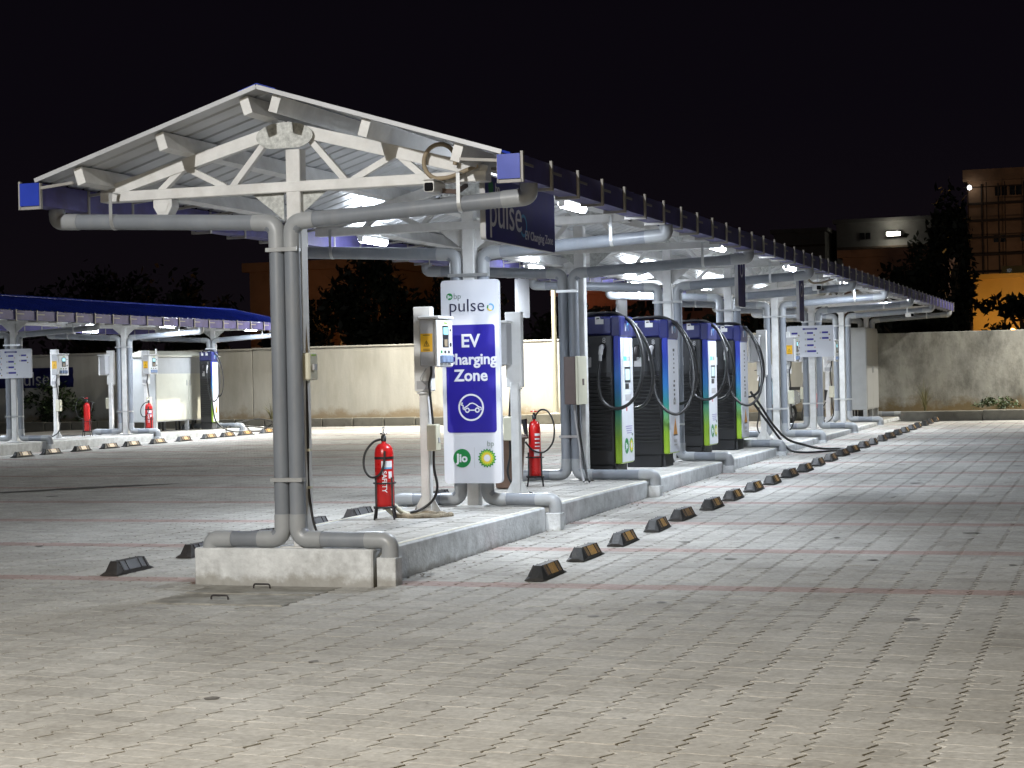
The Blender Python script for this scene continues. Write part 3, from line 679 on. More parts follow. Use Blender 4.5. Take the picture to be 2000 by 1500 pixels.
mast(5.4, -17.2, 6.2, R(100), 230, 'warm lamp mast close behind the photographer', col=(1, .78, .44), tilt=36, sp=100)
mast(8.2, 33.7, 6.6, R(190), SIDE_W, 'lamp mast outside the right frame edge lighting the stained wall', col=(1, .96, .86), tilt=8, sp=118)

# ---- fire extinguishers and their stands
def extinguisher(kind):
    t = thing('fire_extinguisher', (0, 0, 0), None, 'extinguisher', 'fire extinguishers on wire stands')
    r, h = (.090, .60) if kind == 'powder' else (.072, .66)
    mb = MB(); mb.lathe([(0, .12), (r*.9, .12), (r, .135), (r, .12+h-.10), (r*.93, .12+h-.05), (r*.66, .12+h-.012), (r*.25, .12+h), (r*.22, .12+h+.03), (0, .12+h+.03)], 22); c = mb.build('cylinder', red, t)
    top = .12+h+.03
    mb = MB(); mb.lathe([(.026, 0), (.026, .05), (.016, .055), (.016, .075)], 10, (0, 0, top-.01)); mb.build('valve', blk, t)
    if kind == 'powder':
        mb = MB(); mb.lathe([(.035, 0), (.035, .012), (.008, .014), (.008, .05), (.018, .055), (.014, .07), (0, .075)], 12, (0, 0, top+.055)); mb.build('knob', chrome, t)
        hose = [(-.02, -.02, top+.01), (-.09, -.05, top-.02), (-.16, -.08, top-.12), (-.165, -.10, top-.25), (-.10, -.12, top-.34), (-.01, -.13, top-.33), (.04, -.115, top-.24), (.05, -.10, top-.10)]
        mb = MB(); mb.tube(spline(hose, 6), .011, 8); mb.build('hose', hosem, t)
        mb = MB(); mb.lathe([(r+.002, 0), (r+.002, .025)], 22, (0, 0, .12+h-.15)); mb.build('strap', blk, t)
        # printed label wrapped on the cylinder
        def wrap(a0, a1, z0, z1, off): 
            m_ = MB(); n = 8; vs = []
            for k in range(n+1):
                a = R(a0+(a1-a0)*k/n)
                for z in (z0, z1): vs.append(((r+off)*math.cos(a), (r+off)*math.sin(a), z))
            m_.add(vs, [(2*k, 2*k+2, 2*k+3, 2*k+1) for k in range(n)], True); return m_
        wrap(-85, -15, .12+h-.225, .12+h-.165, .0015).build('label_band', letw, c)
        wrap(-85, -15, .12+h-.240, .12+h-.226, .0017).build('label_band', cyan, c)
        tt = text('SAFETY', .062, letw, c, (.034, -r*.90-.006, .12+h-.36), '-y', bold=.0012); tt.rotation_euler = (R(90), R(90), R(20))
        wrap(-42, -18, .12+h-.33, .12+h-.265, .0015).build('printed_label', letw, c)
    else:
        mb = MB(); mb.lathe([(.045, 0), (.045, .012), (.01, .015), (.01, 0)], 12, (0, 0, top+.075)); mb.build('hand_wheel', red, t)
        hose = [(.02, -.02, top+.03), (.10, -.04, top+.10), (.20, -.06, top+.07), (.27, -.08, top-.08), (.26, -.10, top-.28), (.15, -.11, top-.40), (.02, -.12, top-.38), (-.08, -.11, top-.28)]
        mb = MB(); mb.tube(spline(hose, 6), .011, 8); mb.build('hose', hosem, t)
        mb = MB(); mb.tube([(-.06, -.11, top-.24), (-.09, -.10, top-.06), (-.10, -.10, top-.01)], [.018, .034, .042], 10); mb.build('horn', blk, t)
        for zz, hh in ((.60, .03), (.555, .018), (.51, .015), (.47, .012)):
            m_ = MB(); vs = []
            for k in range(7):
                a = R(-70+55*k/6)
                for z in (zz, zz+hh): vs.append(((r+.0015)*math.cos(a), (r+.0015)*math.sin(a), z))
            m_.add(vs, [(2*k, 2*k+2, 2*k+3, 2*k+1) for k in range(6)], True); m_.build('printed_line', letw, c)
        m_ = MB(); vs = []
        for k in range(7):
            a = R(-80+55*k/6)
            for z in (.36, .44): vs.append(((r+.0015)*math.cos(a), (r+.0015)*math.sin(a), z))
        m_.add(vs, [(2*k, 2*k+2, 2*k+3, 2*k+1) for k in range(6)], True); m_.build('printed_label', letw, c)
    return t
def ext_stand():
    t = thing('extinguisher_stand', (0, 0, 0), None, 'stand', 'wire stands under the extinguishers'); r = .105
    for z in (.118, .345):
        mb = MB(); mb.tube([(r*math.cos(a), r*math.sin(a), z) for a in [2*math.pi*k/20 for k in range(21)]], .008, 6, False); mb.build('hoop', blkm, t)
    mb = MB(); mb.box(-r, r, -.012, .012, .100, .110); mb.box(-.012, .012, -r, r, .098, .108); mb.build('rest_bar', blkm, t)
    for k in range(4):
        a = R(45+90*k); mb = MB(); mb.bar((r*1.28*math.cos(a), r*1.28*math.sin(a), 0), (r*1.03*math.cos(a), r*1.03*math.sin(a), .14), .018, .008); mb.bar((r*1.03*math.cos(a), r*1.03*math.sin(a), .13), (r*1.03*math.cos(a), r*1.03*math.sin(a), .40), .018, .008); mb.build('leg', blkm, t)
    return t
pw = extinguisher('powder'); c2 = extinguisher('co2'); st = ext_stand()
EX = [(pw, (-.33, 2.66, zs(2.66)), 'stout red extinguisher with blue label nearest the camera before the pedestal', 'black wire stand holding the nearest stout extinguisher', 0),
      (c2, (-.36, 7.42, zs(7.4)), 'slim red extinguisher with round hose loop beside the brown bin', 'black wire stand of the slim extinguisher beside the brown bin', 0),
      (c2, (-.18, 27.6, zs(27.6)), 'red extinguisher at the far end of the long island by the grey cabinet', 'wire stand of the extinguisher near the far grey cabinet', R(150)),
      (c2, (-16.9, 24.5, zl(0)), 'red extinguisher between two white pedestals on the distant left island', 'wire stand between the two pedestals on the distant left island', R(200)),
      (pw, (-16.25, 26.25, zl(0)), 'red extinguisher before the large cream cabinet on the distant left island', 'wire stand before the large cream cabinet on the left', 0)]
used = set()
for proto, loc, l1, l2, rz in EX:
    if id(proto) not in used: used.add(id(proto)); o = proto; o.location = loc; o.rotation_euler.z = rz; o['label'] = l1
    else: copy_tree(proto, None, loc, rz, l1)
    if 'st' not in used: used.add('st'); st.location = loc; st.rotation_euler.z = rz*0+.3; st['label'] = l2
    else: copy_tree(st, None, loc, .3, l2)

# ---- small charging pedestals
def pedestal():
    t = thing('charging_pedestal', (0, 0, 0), None, 'pedestal', 'white charging pedestals')
    mb = MB(); mb.box(-.10, -.01, -.05, .05, 0, 1.25, .006); mb.build('post', white, t)
    mb = MB(); mb.box(-.135, .045, -.08, .02, 1.20, 2.02, .008); mb.build('back_plate', boxwhite, t)
    mb = MB(); mb.box(-.11, .02, -.084, -.079, 1.22, 1.30); mb.build('slot', boxgrey, t)
    for s in (-1, 1):
        mb = MB(); mb.prism([(-.055+s*.045, 0), (-.055+s*.16, 0), (-.055+s*.045, .2)], lambda a, b, d: (a, d, b), -.006, .006); mb.build('stiffener', white, t)
    mb = MB(); mb.box(-.22, .12, -.12, .14, 0, .014, .003); mb.build('base_plate', white, t)
    b = MB(); b.box(-.03, .125, -.19, .20, 1.44, 1.90, .012); B = b.build('charger_box', boxgrey, t)
    mb = MB(); mb.box(-.045, .18, -.20, .22, 1.895, 1.925, .008); mb.build('hood', boxwhite, B)
    f = MB(); f.box(.126, .165, -.20, .21, 1.43, 1.885, .012); F = f.build('front_cover', boxwhite, t)
    mb = MB(); mb.box(.164, .169, -.075, .085, 1.62, 1.83, .002); mb.build('display_surround', blk, F)
    mb = MB(); mb.box(.168, .171, -.055, .065, 1.745, 1.815); mb.build('screen', screen_e, F)
    mb = MB(); mb.box(.168, .171, -.035, .045, 1.63, 1.70); mb.build('card_reader', conduit_m, F)
    mb = MB(); mb.box(.165, .168, -.03, .05, 1.85, 1.865); mb.build('maker_mark', lime, F)
    for z in (1.79, 1.65):
        mb = MB(); mb.tube([(.16, .14, z), (.172, .14, z)], .012 if z > 1.7 else .02, 10); mb.build('lock', blk, F)
    for k in range(3):
        mb = MB(); y = -.11+.10*k; mb.box(.155, .20, y-.042, y+.042, 1.47, 1.545, .01); mb.build('socket_flap', M_('flap_blue'), F)
        mb = MB(); mb.box(.165, .168, y-.02, y+.02, 1.565, 1.59); mb.build('socket_mark', green if k == 0 else blk, F)
    mb = MB(); mb.add([(-.018, -.1915, 1.58), (.105, -.1915, 1.58), (.105, -.1915, 1.755), (-.018, -.1915, 1.755)], [(0, 1, 2, 3)]); S = mb.build('warning_sticker', stick_y, B)
    mb = MB(); cx, cz = .0435, 1.66; mb.add([(cx+a, -.1925, cz+b_) for a, b_ in ((-.033, -.028), (.033, -.028), (0, .032), (-.022, -.021), (.022, -.021), (0, .019))], [(0, 1, 4, 3), (1, 2, 5, 4), (2, 0, 3, 5)])
    for z in (1.74, 1.605, 1.592): mb.add([(cx-.035, -.1925, z-.004), (cx+.035, -.1925, z-.004), (cx+.035, -.1925, z+.004), (cx-.035, -.1925, z+.004)], [(0, 1, 2, 3)])
    mb.add([(cx-.003, -.1925, cz-.015), (cx+.003, -.1925, cz-.015), (cx+.004, -.1925, cz+.012), (cx-.004, -.1925, cz+.012)], [(0, 1, 2, 3)]); mb.build('sticker_print', stick_d, S)
    mb = MB(); mb.box(-.015, .09, -.09, .02, .62, .88, .01); s = mb.build('switch_box', cream, t)
    mb = MB(); mb.box(.0905, .10, -.06, -.02, .70, .75, .002); mb.build('switch', boxgrey, s)
    mb = MB(); mb.tube(spline([(.06, -.12, 1.44), (.06, -.13, 1.36), (.03, -.11, 1.26), (.02, -.06, 1.15), (.03, -.04, .95), (.035, -.04, .87)]), .012, 8); mb.build('cable', cable_m, t)
    mb = MB(); mb.tube(spline([(.035, -.04, .63), (.04, -.05, .45), (.07, -.05, .28), (.03, -.06, .15), (-.08, -.10, .06), (-.18, -.16, .03)]), .013, 8); mb.build('cable', cable_m, t)
    mb = MB(); mb.tube(spline([(.0, -.10, 1.42), (-.05, -.13, 1.32), (.01, -.12, 1.26), (-.04, -.1, 1.20)]), .006, 6); mb.build('earth_wire', boxgrey, t)
    mb = MB(); mb.lathe([(0, -.012), (.07, -.010), (.07, .010), (0, .012)], 14, (-.055, -.02, 1.185)); mb.build('collar', white, t)
    return t
def M_(n):
    if n not in MATS: M(n, (.20, .27, .42), .35)
    return MATS[n]
pd = pedestal()
PD = [((-.06, 3.22, zs(3.2)), 0, 'white charging pedestal with lit screen and yellow sticker before the tall sign'),
      ((-.02, 5.55, zs(5.6)), R(180), 'white pedestal seen from behind just right of the tall sign'),
      ((.02, 19.6, zs(19.6)), R(180), 'pedestal with plain white box beside the last charger of the row'),
      ((.10, 22.2, zs(22.2)), 0, 'white pedestal with yellow sticker before the wide tariff board of the long island'),
      ((-.40, 26.9, zs(26.9)), R(180), 'white pedestal seen from behind just right of the tariff board'),
      ((-.05, 28.3, zs(28.3)), 0, 'white pedestal with yellow sticker beside the far extinguisher and grey cabinet'),
      ((-16.66, 22.9, zl(0)), 0, 'white pedestal with yellow sticker nearest the board on the left island'),
      ((-16.95, 25.6, zl(0)), R(180), 'white pedestal seen from behind on the distant left island'),
      ((-16.45, 26.6, zl(0)), 0, 'white pedestal with yellow sticker before the big cream cabinet on the left')]
for k, (loc, rz, lab) in enumerate(PD):
    if k == 0: pd.location = loc; pd['label'] = lab
    else: copy_tree(pd, None, loc, rz, lab)
mm = thing('mortar_pad', (-.06, 3.1, zs(3.1)), 'rough mortar pad with loose conduit round the nearest pedestal foot', 'mortar pad')
mb = MB(); n = 40; mb.tube([(-.03+.27*math.cos(a)*(1+.12*math.sin(5*a)), -.12+.17*math.sin(a)*(1+.15*math.cos(4*a)), .012+.006*math.sin(9*a)) for a in [2*math.pi*k/n for k in range(n+1)]], .028, 8, False); mb.build('mortar_rim', rope_m, mm)
mb = MB(); mb.tube(spline([(-.25, -.25, .02), (-.33, -.27, .10), (-.27, -.26, .13), (-.19, -.24, .06), (-.12, -.2, .02)]), .022, 8); mb.build('conduit', cream, mm)

# ---- tall sign on the second column
sy = 4.12; sgn = thing('pylon_sign', (.05, sy, .55), 'tall white sign with blue EV Charging Zone panel on the second column', 'sign')
mb = MB(); mb.prism(rrect(-.26, .36, .545, 2.61, .04), lambda a, b, d: (a, d, b), sy-.03, sy+.03); wb(mb, 'board', signw, sgn)
mb = MB(); mb.prism(rrect(-.215, .315, 1.06, 2.155, .03), lambda a, b, d: (a, d, b), sy-.034, sy-.0305); bp_ = wb(mb, 'blue_panel', signb, sgn)
b = Vector(sgn['_b']); F = lambda a, c, d=.0365: (a-b.x, sy-d-b.y, c-b.z)
for t_, z_, s_ in (('EV', 1.985, .185), ('Charging', 1.80, .155), ('Zone', 1.635, .165)): text(t_, s_, letw, sgn, F(.05, z_, .036), '-y', bold=.0042)
mb = MB(); fn = lambda a, c: F(a, c, .036); cc = (.045, 1.315)
ring(mb, cc, .120, .138, 40, fn); 
cs = lambda P: [(cc[0]+x*.138, cc[1]+z*.138) for x, z in P]
stroke(mb, cs([(-.50, -.18), (-.52, -.02), (-.28, .12), (-.08, .28), (.12, .32), (.36, .22), (.58, .04), (.78, -.02), (.80, -.14), (.72, -.19)]), .012, fn)
stroke(mb, cs([(-.12, -.20), (.28, -.20)]), .012, fn)
for wx in (-.30, .48): ring(mb, cs([(wx, -.20)])[0], .014, .027, 18, fn)
stroke(mb, cs([(-.50, -.18), (-.62, -.10), (-.62, .14), (-.78, .20), (-.76, .34)]), .012, fn)
stroke(mb, cs([(-.86, .30), (-.64, .30)]), .020, fn); mb.build('car_emblem', letw, sgn)
text('pulse', .185, letn, sgn, F(.02, 2.345, .033), '-y', bold=-.0012, sx=1.02); text('bp', .085, letg, sgn, F(-.115+.035, 2.445, .033), '-y', bold=-.001)
def jio(parent, a, c, r, size, bolds, Fn):
    mb = MB(); disc(mb, (a, c), r, 32, lambda p, q: Fn(p, q, .0325)); mb.build('round_emblem', green, parent); text('Jio', size, letw, parent, Fn(a, c-.002, .034), '-y', bold=bolds)
jio(sgn, -.165, 2.445, .034, .042, .0012, F)
mb = MB(); ring(mb, (.275, 2.325), .026, .038, 14, lambda p, q: F(p, q, .033), -60, 120); mb.build('logo_ring', cyan, sgn)
mb = MB(); ring(mb, (.275, 2.325), .026, .038, 14, lambda p, q: F(p, q, .033), 200, 300); mb.build('logo_ring', yellow, sgn)
mb = MB(); ring(mb, (.275, 2.325), .026, .038, 8, lambda p, q: F(p, q, .033), 140, 200); mb.build('logo_ring', green, sgn)
jio(sgn, -.065, .80, .095, .115, .004, F)
def sunburst(parent, a, c, r, Fn, flat=1.):
    for q, (rr, mt, n) in enumerate(((1.0, green, 18), (.84, lime, 18), (.66, yellow, 18), (.40, letw, 18))):
        mb = MB(); pts = []
        for k in range(2*n):
            t = math.pi*k/n; rad = r*rr*(1 if k % 2 == 0 else (.80 if q < 3 else .78)); pts.append(Fn(a+flat*rad*math.sin(t), c+rad*math.cos(t), .0325+.0006*q))
        cn = Fn(a, c, .0325+.0006*q); mb.add(pts+[cn], [((k+1) % (2*n), k, 2*n) for k in range(2*n)]); mb.build('sunburst_ring', mt, parent)
sunburst(sgn, .205, .80, .100, F)
text('bp', .080, letg, sgn, F(.245, .945, .033), '-y', bold=-.001)
mb = MB(); mb.add([F(.068, .70, .0325), F(.071, .70, .0325), F(.071, .91, .0325), F(.068, .91, .0325)], [(0, 1, 2, 3)]); mb.build('divider', boxgrey, sgn)
for sx_ in (-.2, .30):
    mb = MB(); mb.box(sx_-.02, sx_+.02, sy+.03, sy+.11, 1.0, 1.04); wb(mb, 'fixing', clamp_m, sgn)

# ---- hanging fascia signs
def hang(x, y0, y1, z0, z1, label, face, full=False):
    t = thing('hanging_sign', (x, (y0+y1)/2, z0), label, 'hanging sign', 'signs hung from the canopy eaves')
    mb = MB(); mb.prism(rrect(y0, y1, z0, z1, .03), lambda a, b, d: (d, a, b), x-.022, x+.022); wb(mb, 'board', boxgrey, t)
    s = face; mb = MB(); mb.prism(rrect(y0+.004, y1-.004, z0+.004, z1-.004, .03), lambda a, b, d: (d, a, b), x+s*.0225, x+s*.0245); wb(mb, 'face', navy, t)
    for y in (y0+.12, y1-.12):
        mb = MB(); mb.bar((x, y, z1-.02), (x, y, z1+.12), .02, .01); wb(mb, 'strap', clamp_m, t)
    if full:
        h = (z1-z0); cy = (y0+y1)/2
        text('pulse', .40, letw, t, (.0255, -.42, h*.46), '+x', bold=-.001); text('EV Charging Zone', .105, letw, t, (.0255, .46, h*.19), '+x', bold=.0008)
        mb = MB(); ring(mb, (.03, h*.34), .07, .095, 20, lambda p, q: (.0257, p, q), -140, 130); mb.build('logo_ring', cyan, t)
        text('bp', .12, letw, t, (.0255, -.62, h*.82), '+x'); mb = MB(); disc(mb, (-.78, h*.82), .06, 20, lambda p, q: (.0257, p, q)); mb.build('round_emblem', green, t)
    else:
        mb = MB(); ring(mb, (0, (z1-z0)*.7), .07, .10, 20, lambda p, q: (s*.026, p, q)); mb.build('round_emblem', letw, t)
    return t
hang(1.62, .07, 1.90, 2.69, 3.20, 'navy sign reading pulse hung under the near right eave', 1, True)
hang(1.85, 8.72, 9.15, 2.42, 3.08, 'narrow navy sign hung edge-on under the right eave beside the chargers', 1)
hang(1.85, 13.1, 13.5, 2.34, 2.99, 'small navy sign hung edge-on under the right eave beyond the chargers', 1)
hang(-2.05, 11.95, 12.5, 2.49, 3.06, 'grey-backed sign hung under the left eave right of the tall sign', -1)
hang(-2.05, 17.5, 18.1, 2.40, 3.06, 'grey-backed sign hung under the left eave above the chargers', -1)

# ---- electrical boxes on columns
db = thing('distribution_box', (0, 8.0, 1.27), 'brown and cream distribution box on the column before the first charger', 'electrical box', 'boxes on the canopy columns')
mb = MB(); mb.box(-.10, .045, 7.82, 8.16, 1.27, 1.85, .008); wb(mb, 'enclosure', brownbox, db)
mb = MB(); mb.box(.051, .085, 7.80, 8.18, 1.265, 1.855, .008); d_ = wb(mb, 'door', cream, db)
mb = MB(); mb.box(.0855, .092, 7.98, 8.04, 1.50, 1.58, .002); wb(mb, 'lock', brownbox, db, d_)
mb = MB(); mb.box(-.06, .02, 8.16, 8.46, 1.50, 1.56); mb.box(-.06, .02, 8.16, 8.46, 1.34, 1.40); wb(mb, 'mounting_arm', white, db)
for q in (0, 1):
    mb = MB(); mb.tube(spline([(-.03+.05*q, 8.0, 1.28), (-.02+.03*q, 8.05, 1.0), (.0+.02*q, 8.1, .75), (.04+.05*q, 8.0, .50), (.10+.07*q, 7.9, zs(8)+.02)]), .016, 8); wb(mb, 'cable', cable_m if q else boxgrey, db)
db2 = copy_tree(db, None, (.0, 12.35, 1.29), 0, 'cream-doored distribution box half hidden between the second and third charger')
sw = thing('switch_box', (.12, .02, 1.6), 'small cream isolator switch box on the nearest column', 'electrical box', 'boxes on the canopy columns')
mb = MB(); mb.box(.064, .18, -.075, .085, 1.62, 1.84, .012); e_ = wb(mb, 'enclosure', cream, sw)
mb = MB(); mb.box(.1805, .20, -.03, .03, 1.70, 1.75, .004); wb(mb, 'switch', boxgrey, sw, e_)
mb = MB(); mb.box(.1805, .184, -.04, .04, 1.815, 1.828); wb(mb, 'maker_mark', lime, sw, e_)
mb = MB(); mb.tube(spline([(.12, -.02, 1.62), (.13, -.03, 1.2), (.12, -.02, .8), (.16, -.03, .5), (.22, -.02, zs(0)+.03)]), .011, 8); wb(mb, 'cable', cable_m, sw)
for z in (.75, 1.05):
    mb = MB(); mb.box(.105, .15, -.045, .0, z, z+.02); wb(mb, 'cable_clip', cream, sw)
mb = MB(); mb.tube(spline([(.09, .0, 3.1), (.085, .0, 2.6), (.10, .0, 2.2), (.12, 0, 1.84)]), .016, 8); wb(mb, 'conduit', conduit_m, sw)

# ---- CCTV cameras
def cctv(loc, rz, label, loop):
    t = thing('security_camera', loc, label, 'camera', 'security cameras on the canopy', rz)
    mb = MB(); mb.prism(rrect(-.042, .042, -.045, .045, .018), lambda a, b, d: (a, d, b), -.13, .12); B = mb.build('housing', white, t)
    mb = MB(); mb.prism(rrect(-.036, .036, -.040, .026, .014), lambda a, b, d: (a, d, b), -.134, -.129); mb.build('lens_window', glass_d, B)
    mb = MB(); mb.box(-.048, .048, -.15, .1, .046, .052, .002); mb.build('sun_shield', boxwhite, t)
    mb = MB(); mb.bar((0, .05, -.02), (.14, .12, -.03), .035, .035); mb.bar((.14, .12, -.03), (.14, .33, .04), .03, .03); mb.build('bracket', brownbox, t)
    if loop:
        mb = MB(); mb.tube([(.01+.135*math.cos(a), .08-.02*math.sin(a/2), .21+.135*math.sin(a)) for a in [R(-75-300*k/30) for k in range(31)]], .018, 8); mb.build('conduit_loop', conduit_m, t)
        mb = MB(); mb.tube(spline([(-.02, .07, .075), (.1, .06, .08), (.24, .06, .125), (.33, .08, .16)]), .018, 8); mb.build('conduit', conduit_m, t)
cctv((1.32, -.18, 3.09), 0, 'security camera with looped conduit on the nearest truss', True)
cctv((1.55, 16.7, 2.98), R(25), 'white security camera under the right eave far along the canopy', True)
cctv((1.62, 29.4, 2.86), R(35), 'tiny security camera on the pipe near the far end of the canopy', False)
jb = thing('junction_box', (-1.12, -.0, 3.08), 'small pale junction box hung under the left part of the nearest truss', 'junction box')
mb = MB(); mb.prism([(-.085, .05), (.085, .05), (.085, -.01), (.045, -.075), (-.045, -.075), (-.085, -.01)], lambda a, b, d: (a, d, b), -.06, .06); mb.build('casing', white, jb)
mb = MB(); mb.prism([(-.06, .02), (.06, .02), (.03, -.05), (-.03, -.05)], lambda a, b, d: (a, d, b), -.066, -.0605); mb.build('lid', boxwhite, jb)

# ---- brown bin behind the sign
bn = thing('litter_bin', (-.55, 7.0, zs(7)), 'brown plastic litter bin half hidden behind the tall sign', 'bin')
mb = MB(); mb.lathe([(0, .01), (.15, .01), (.155, .03), (.20, .60), (.215, .60), (.215, .63), (.19, .63), (.14, .05), (0, .05)], 22); mb.build('tub', bin_m, bn)
mb = MB(); mb.tube([(.215*math.cos(a), .215*math.sin(a), .60) for a in [2*math.pi*k/24 for k in range(25)]], .014, 6, False); mb.build('rim', bin_m, bn)

# ---- fast chargers
def charger(kind, label):
    t = thing('fast_charger', (0, 0, 0), label, 'charger', 'row of dark fast chargers')
    mb = MB(); mb.box(-.34, .20, -.29, .29, .16, 1.80, .02); body = mb.build('body', chbody, t)
    mb = MB(); mb.box(-.33, .17, -.28, .28, 0, .165, .01); mb.build('plinth', chbody, t)
    mb = MB(); mb.box(.172, .205, -.24, .24, 0, .17, .006); mb.build('front_plinth', chbase, t)
    mb = MB(); mb.box(-.345, .19, -.295, .295, 1.80, 2.035, .025); tp = mb.build('top_cover', chblue, t)
    # flanks: connector bay above, louvres below
    for s in (-1, 1):
        y = s*.291; mb = MB(); mb.box(-.31, .17, min(y, y+s*.006), max(y, y+s*.006), 1.33, 1.79, .002); bay = mb.build('connector_bay', chpanel, t)
        mb = MB(); z = .36
        while z < 1.29: mb.bar((-.29, y+s*.006, z), (.15, y+s*.006, z), .020, .026, (0, s*.5, 1)); z += .050
        lv = mb.build('louvres', chbody, t); lv['kind'] = 'stuff'
        for xx in (-.15, .06):
            mb = MB(); mb.box(xx-.042, xx+.042, min(y+s*.002, y+s*.010), max(y+s*.002, y+s*.010), 1.50, 1.70, .02); mb.build('socket_recess', blk, bay)
            mb = MB(); ring(mb, (xx+.02, 1.75), .010, .020, 14, lambda p, q: (p, y+s*.0075, q)); ring(mb, (xx+.02, 1.72), .010, .020, 14, lambda p, q: (p, y+s*.0075, q)); 
            if xx > 0: mb.build('socket_symbol', boxgrey, bay)
            mb = MB(); mb.tube(spline([(xx, y+s*.01, 1.66), (xx+.0, y+s*.06, 1.64), (xx-.01, y+s*.075, 1.56), (xx-.015, y+s*.07, 1.48)]), [.034]*9+[.030]*8+[.022]*8, 10); mb.build('plug', boxgrey if xx > 0 else blkm, t)
        mb = MB(); mb.box(-.20, -.09, min(y+s*.006, y+s*.012), max(y+s*.006, y+s*.012), 1.40, 1.53, .008); mb.build('instruction_plate', boxgrey, t)
        for xx in (-.25, -.03):
            yy = s*.2965; mb = MB(); mb.prism([(xx, 1.94), (xx+.11, 1.94), (xx+.11, 2.0), (xx+.07, 2.0), (xx+.06, 2.035), (xx, 2.035)], lambda a, b, d: (a, d, b), min(yy, yy+s*.003), max(yy, yy+s*.003)); sk = mb.build('top_sticker', boxwhite, t)
            mb = MB(); mb.prism([(xx+.015, 2.0), (xx+.055, 2.005), (xx+.06, 2.02), (xx+.02, 2.02)], lambda a, b, d: (a, d, b), min(yy+s*.003, yy+s*.004), max(yy+s*.003, yy+s*.004)); mb.build('sticker_mark', blk, sk)
    # front
    mb = MB(); mb.box(.20, .285, -.305, .305, .18, 2.03, .016); mb.build('front_trim', trim_m, t)
    mb = MB(); mb.box(.17, .30, -.31, .31, 1.775, 2.04, .018); hd = mb.build('front_head', chblue, t)
    mb = MB(); mb.prism(rrect(-.285, .285, .20, 1.765, .02), lambda a, b, d: (d, a, b), .2855, .292); f = mb.build('front_panel', chwhite if kind == 'front' else signw, t)
    G = lambda a, c, d=.2935: (d, a, c)
    mb = MB(); ring(mb, (.05, 1.90), .035, .055, 20, lambda p, q: (.3012, p, q), -60, 200); mb.build('logo_ring', cyan, hd)
    mb = MB(); mb.add([(.3014, -.10, 1.85), (.3014, -.05, 1.85), (.3014, -.05, 1.95), (.3014, -.10, 1.95)], [(0, 1, 2, 3)]); mb.build('logo_mark', letw, hd)
    def rect(nm, mt, y0, y1, z0, z1, d=.294):
        m_ = MB(); m_.box(.2925, d, y0, y1, z0, z1); return m_.build(nm, mt, f)
    if kind == 'front':
        rect('status_light', led_e, -.16, -.02, 1.475, 1.53); rect('status_window', boxgrey, -.02, .13, 1.475, 1.53)
        rect('display_frame', chpanel, -.12, .15, 1.20, 1.40, .295); rect('screen', M_('pale_screen') if 'pale_screen' in MATS else M('pale_screen', (.5, .62, .66), .2, emit=(.45, .75, .8), es=.25), -.10, .12, 1.23, 1.37, .297)
        rect('keypad', chpanel, -.10, .07, 1.12, 1.19, .296); rect('card_reader', boxgrey, -.10, .17, .97, 1.05, .295); rect('red_sticker', red, -.08, -.03, .84, .92)
        for k in range(4): rect('print_line', M_('print_purple') if 'print_purple' in MATS else M('print_purple', (.36, .33, .55), .5), -.12+.02*k, .20-.015*k, .64-.028*k, .652-.028*k)
        mb = MB(); disc(mb, (-.09, .40), .10, 24, lambda p, q: G(p, q)); mb.build('round_emblem', green, f); text('Jio', .10, letw, f, (.2945, -.09, .40), '+x', bold=.003)
        mb = MB(); mb2 = []
        for q, (rr, mt) in enumerate(((.105, green), (.088, lime), (.070, yellow), (.040, letw))):
            m_ = MB(); pts = [G(.14+rr*(1 if k % 2 == 0 else .82)*math.sin(math.pi*k/18), .40+rr*(1 if k % 2 == 0 else .82)*math.cos(math.pi*k/18), .2935+.0006*q) for k in range(36)]
            m_.add(pts+[G(.14, .40, .2935+.0006*q)], [((k+1) % 36, k, 36) for k in range(36)]); m_.build('sunburst_ring', mt, f)
        text('bp', .06, letg, f, (.294, .19, .545), '+x')
    else:
        for k in range(13):
            if k == 6: continue
            h = random.uniform(.02, .04); rect('print_mark', chpanel, -.02+random.uniform(-.02, .02), .03+random.uniform(0, .04), 1.62-.062*k-h/2, 1.62-.062*k+h/2)
        rect('round_scuff', boxgrey, -.06, .10, .86, .94)
        mb = MB(); mb.add([G(-.09, .44), G(.15, .44), G(.03, .68)], [(0, 1, 2)]); mb.build('danger_triangle', orange_d, f)
        mb = MB(); mb.add([G(-.09, .425, .294), G(.15, .425, .294), G(.15, .445, .294), G(-.09, .445, .294)], [(0, 1, 2, 3)]); mb.add([G(.025, .49, .294), G(.04, .49, .294), G(.045, .60, .294), G(.015, .55, .294)], [(0, 1, 2, 3)]); mb.build('danger_mark', blk, f)
        rect('print_line', boxgrey, -.06, .12, .335, .375); rect('print_line', boxgrey, -.06, .12, .29, .305)
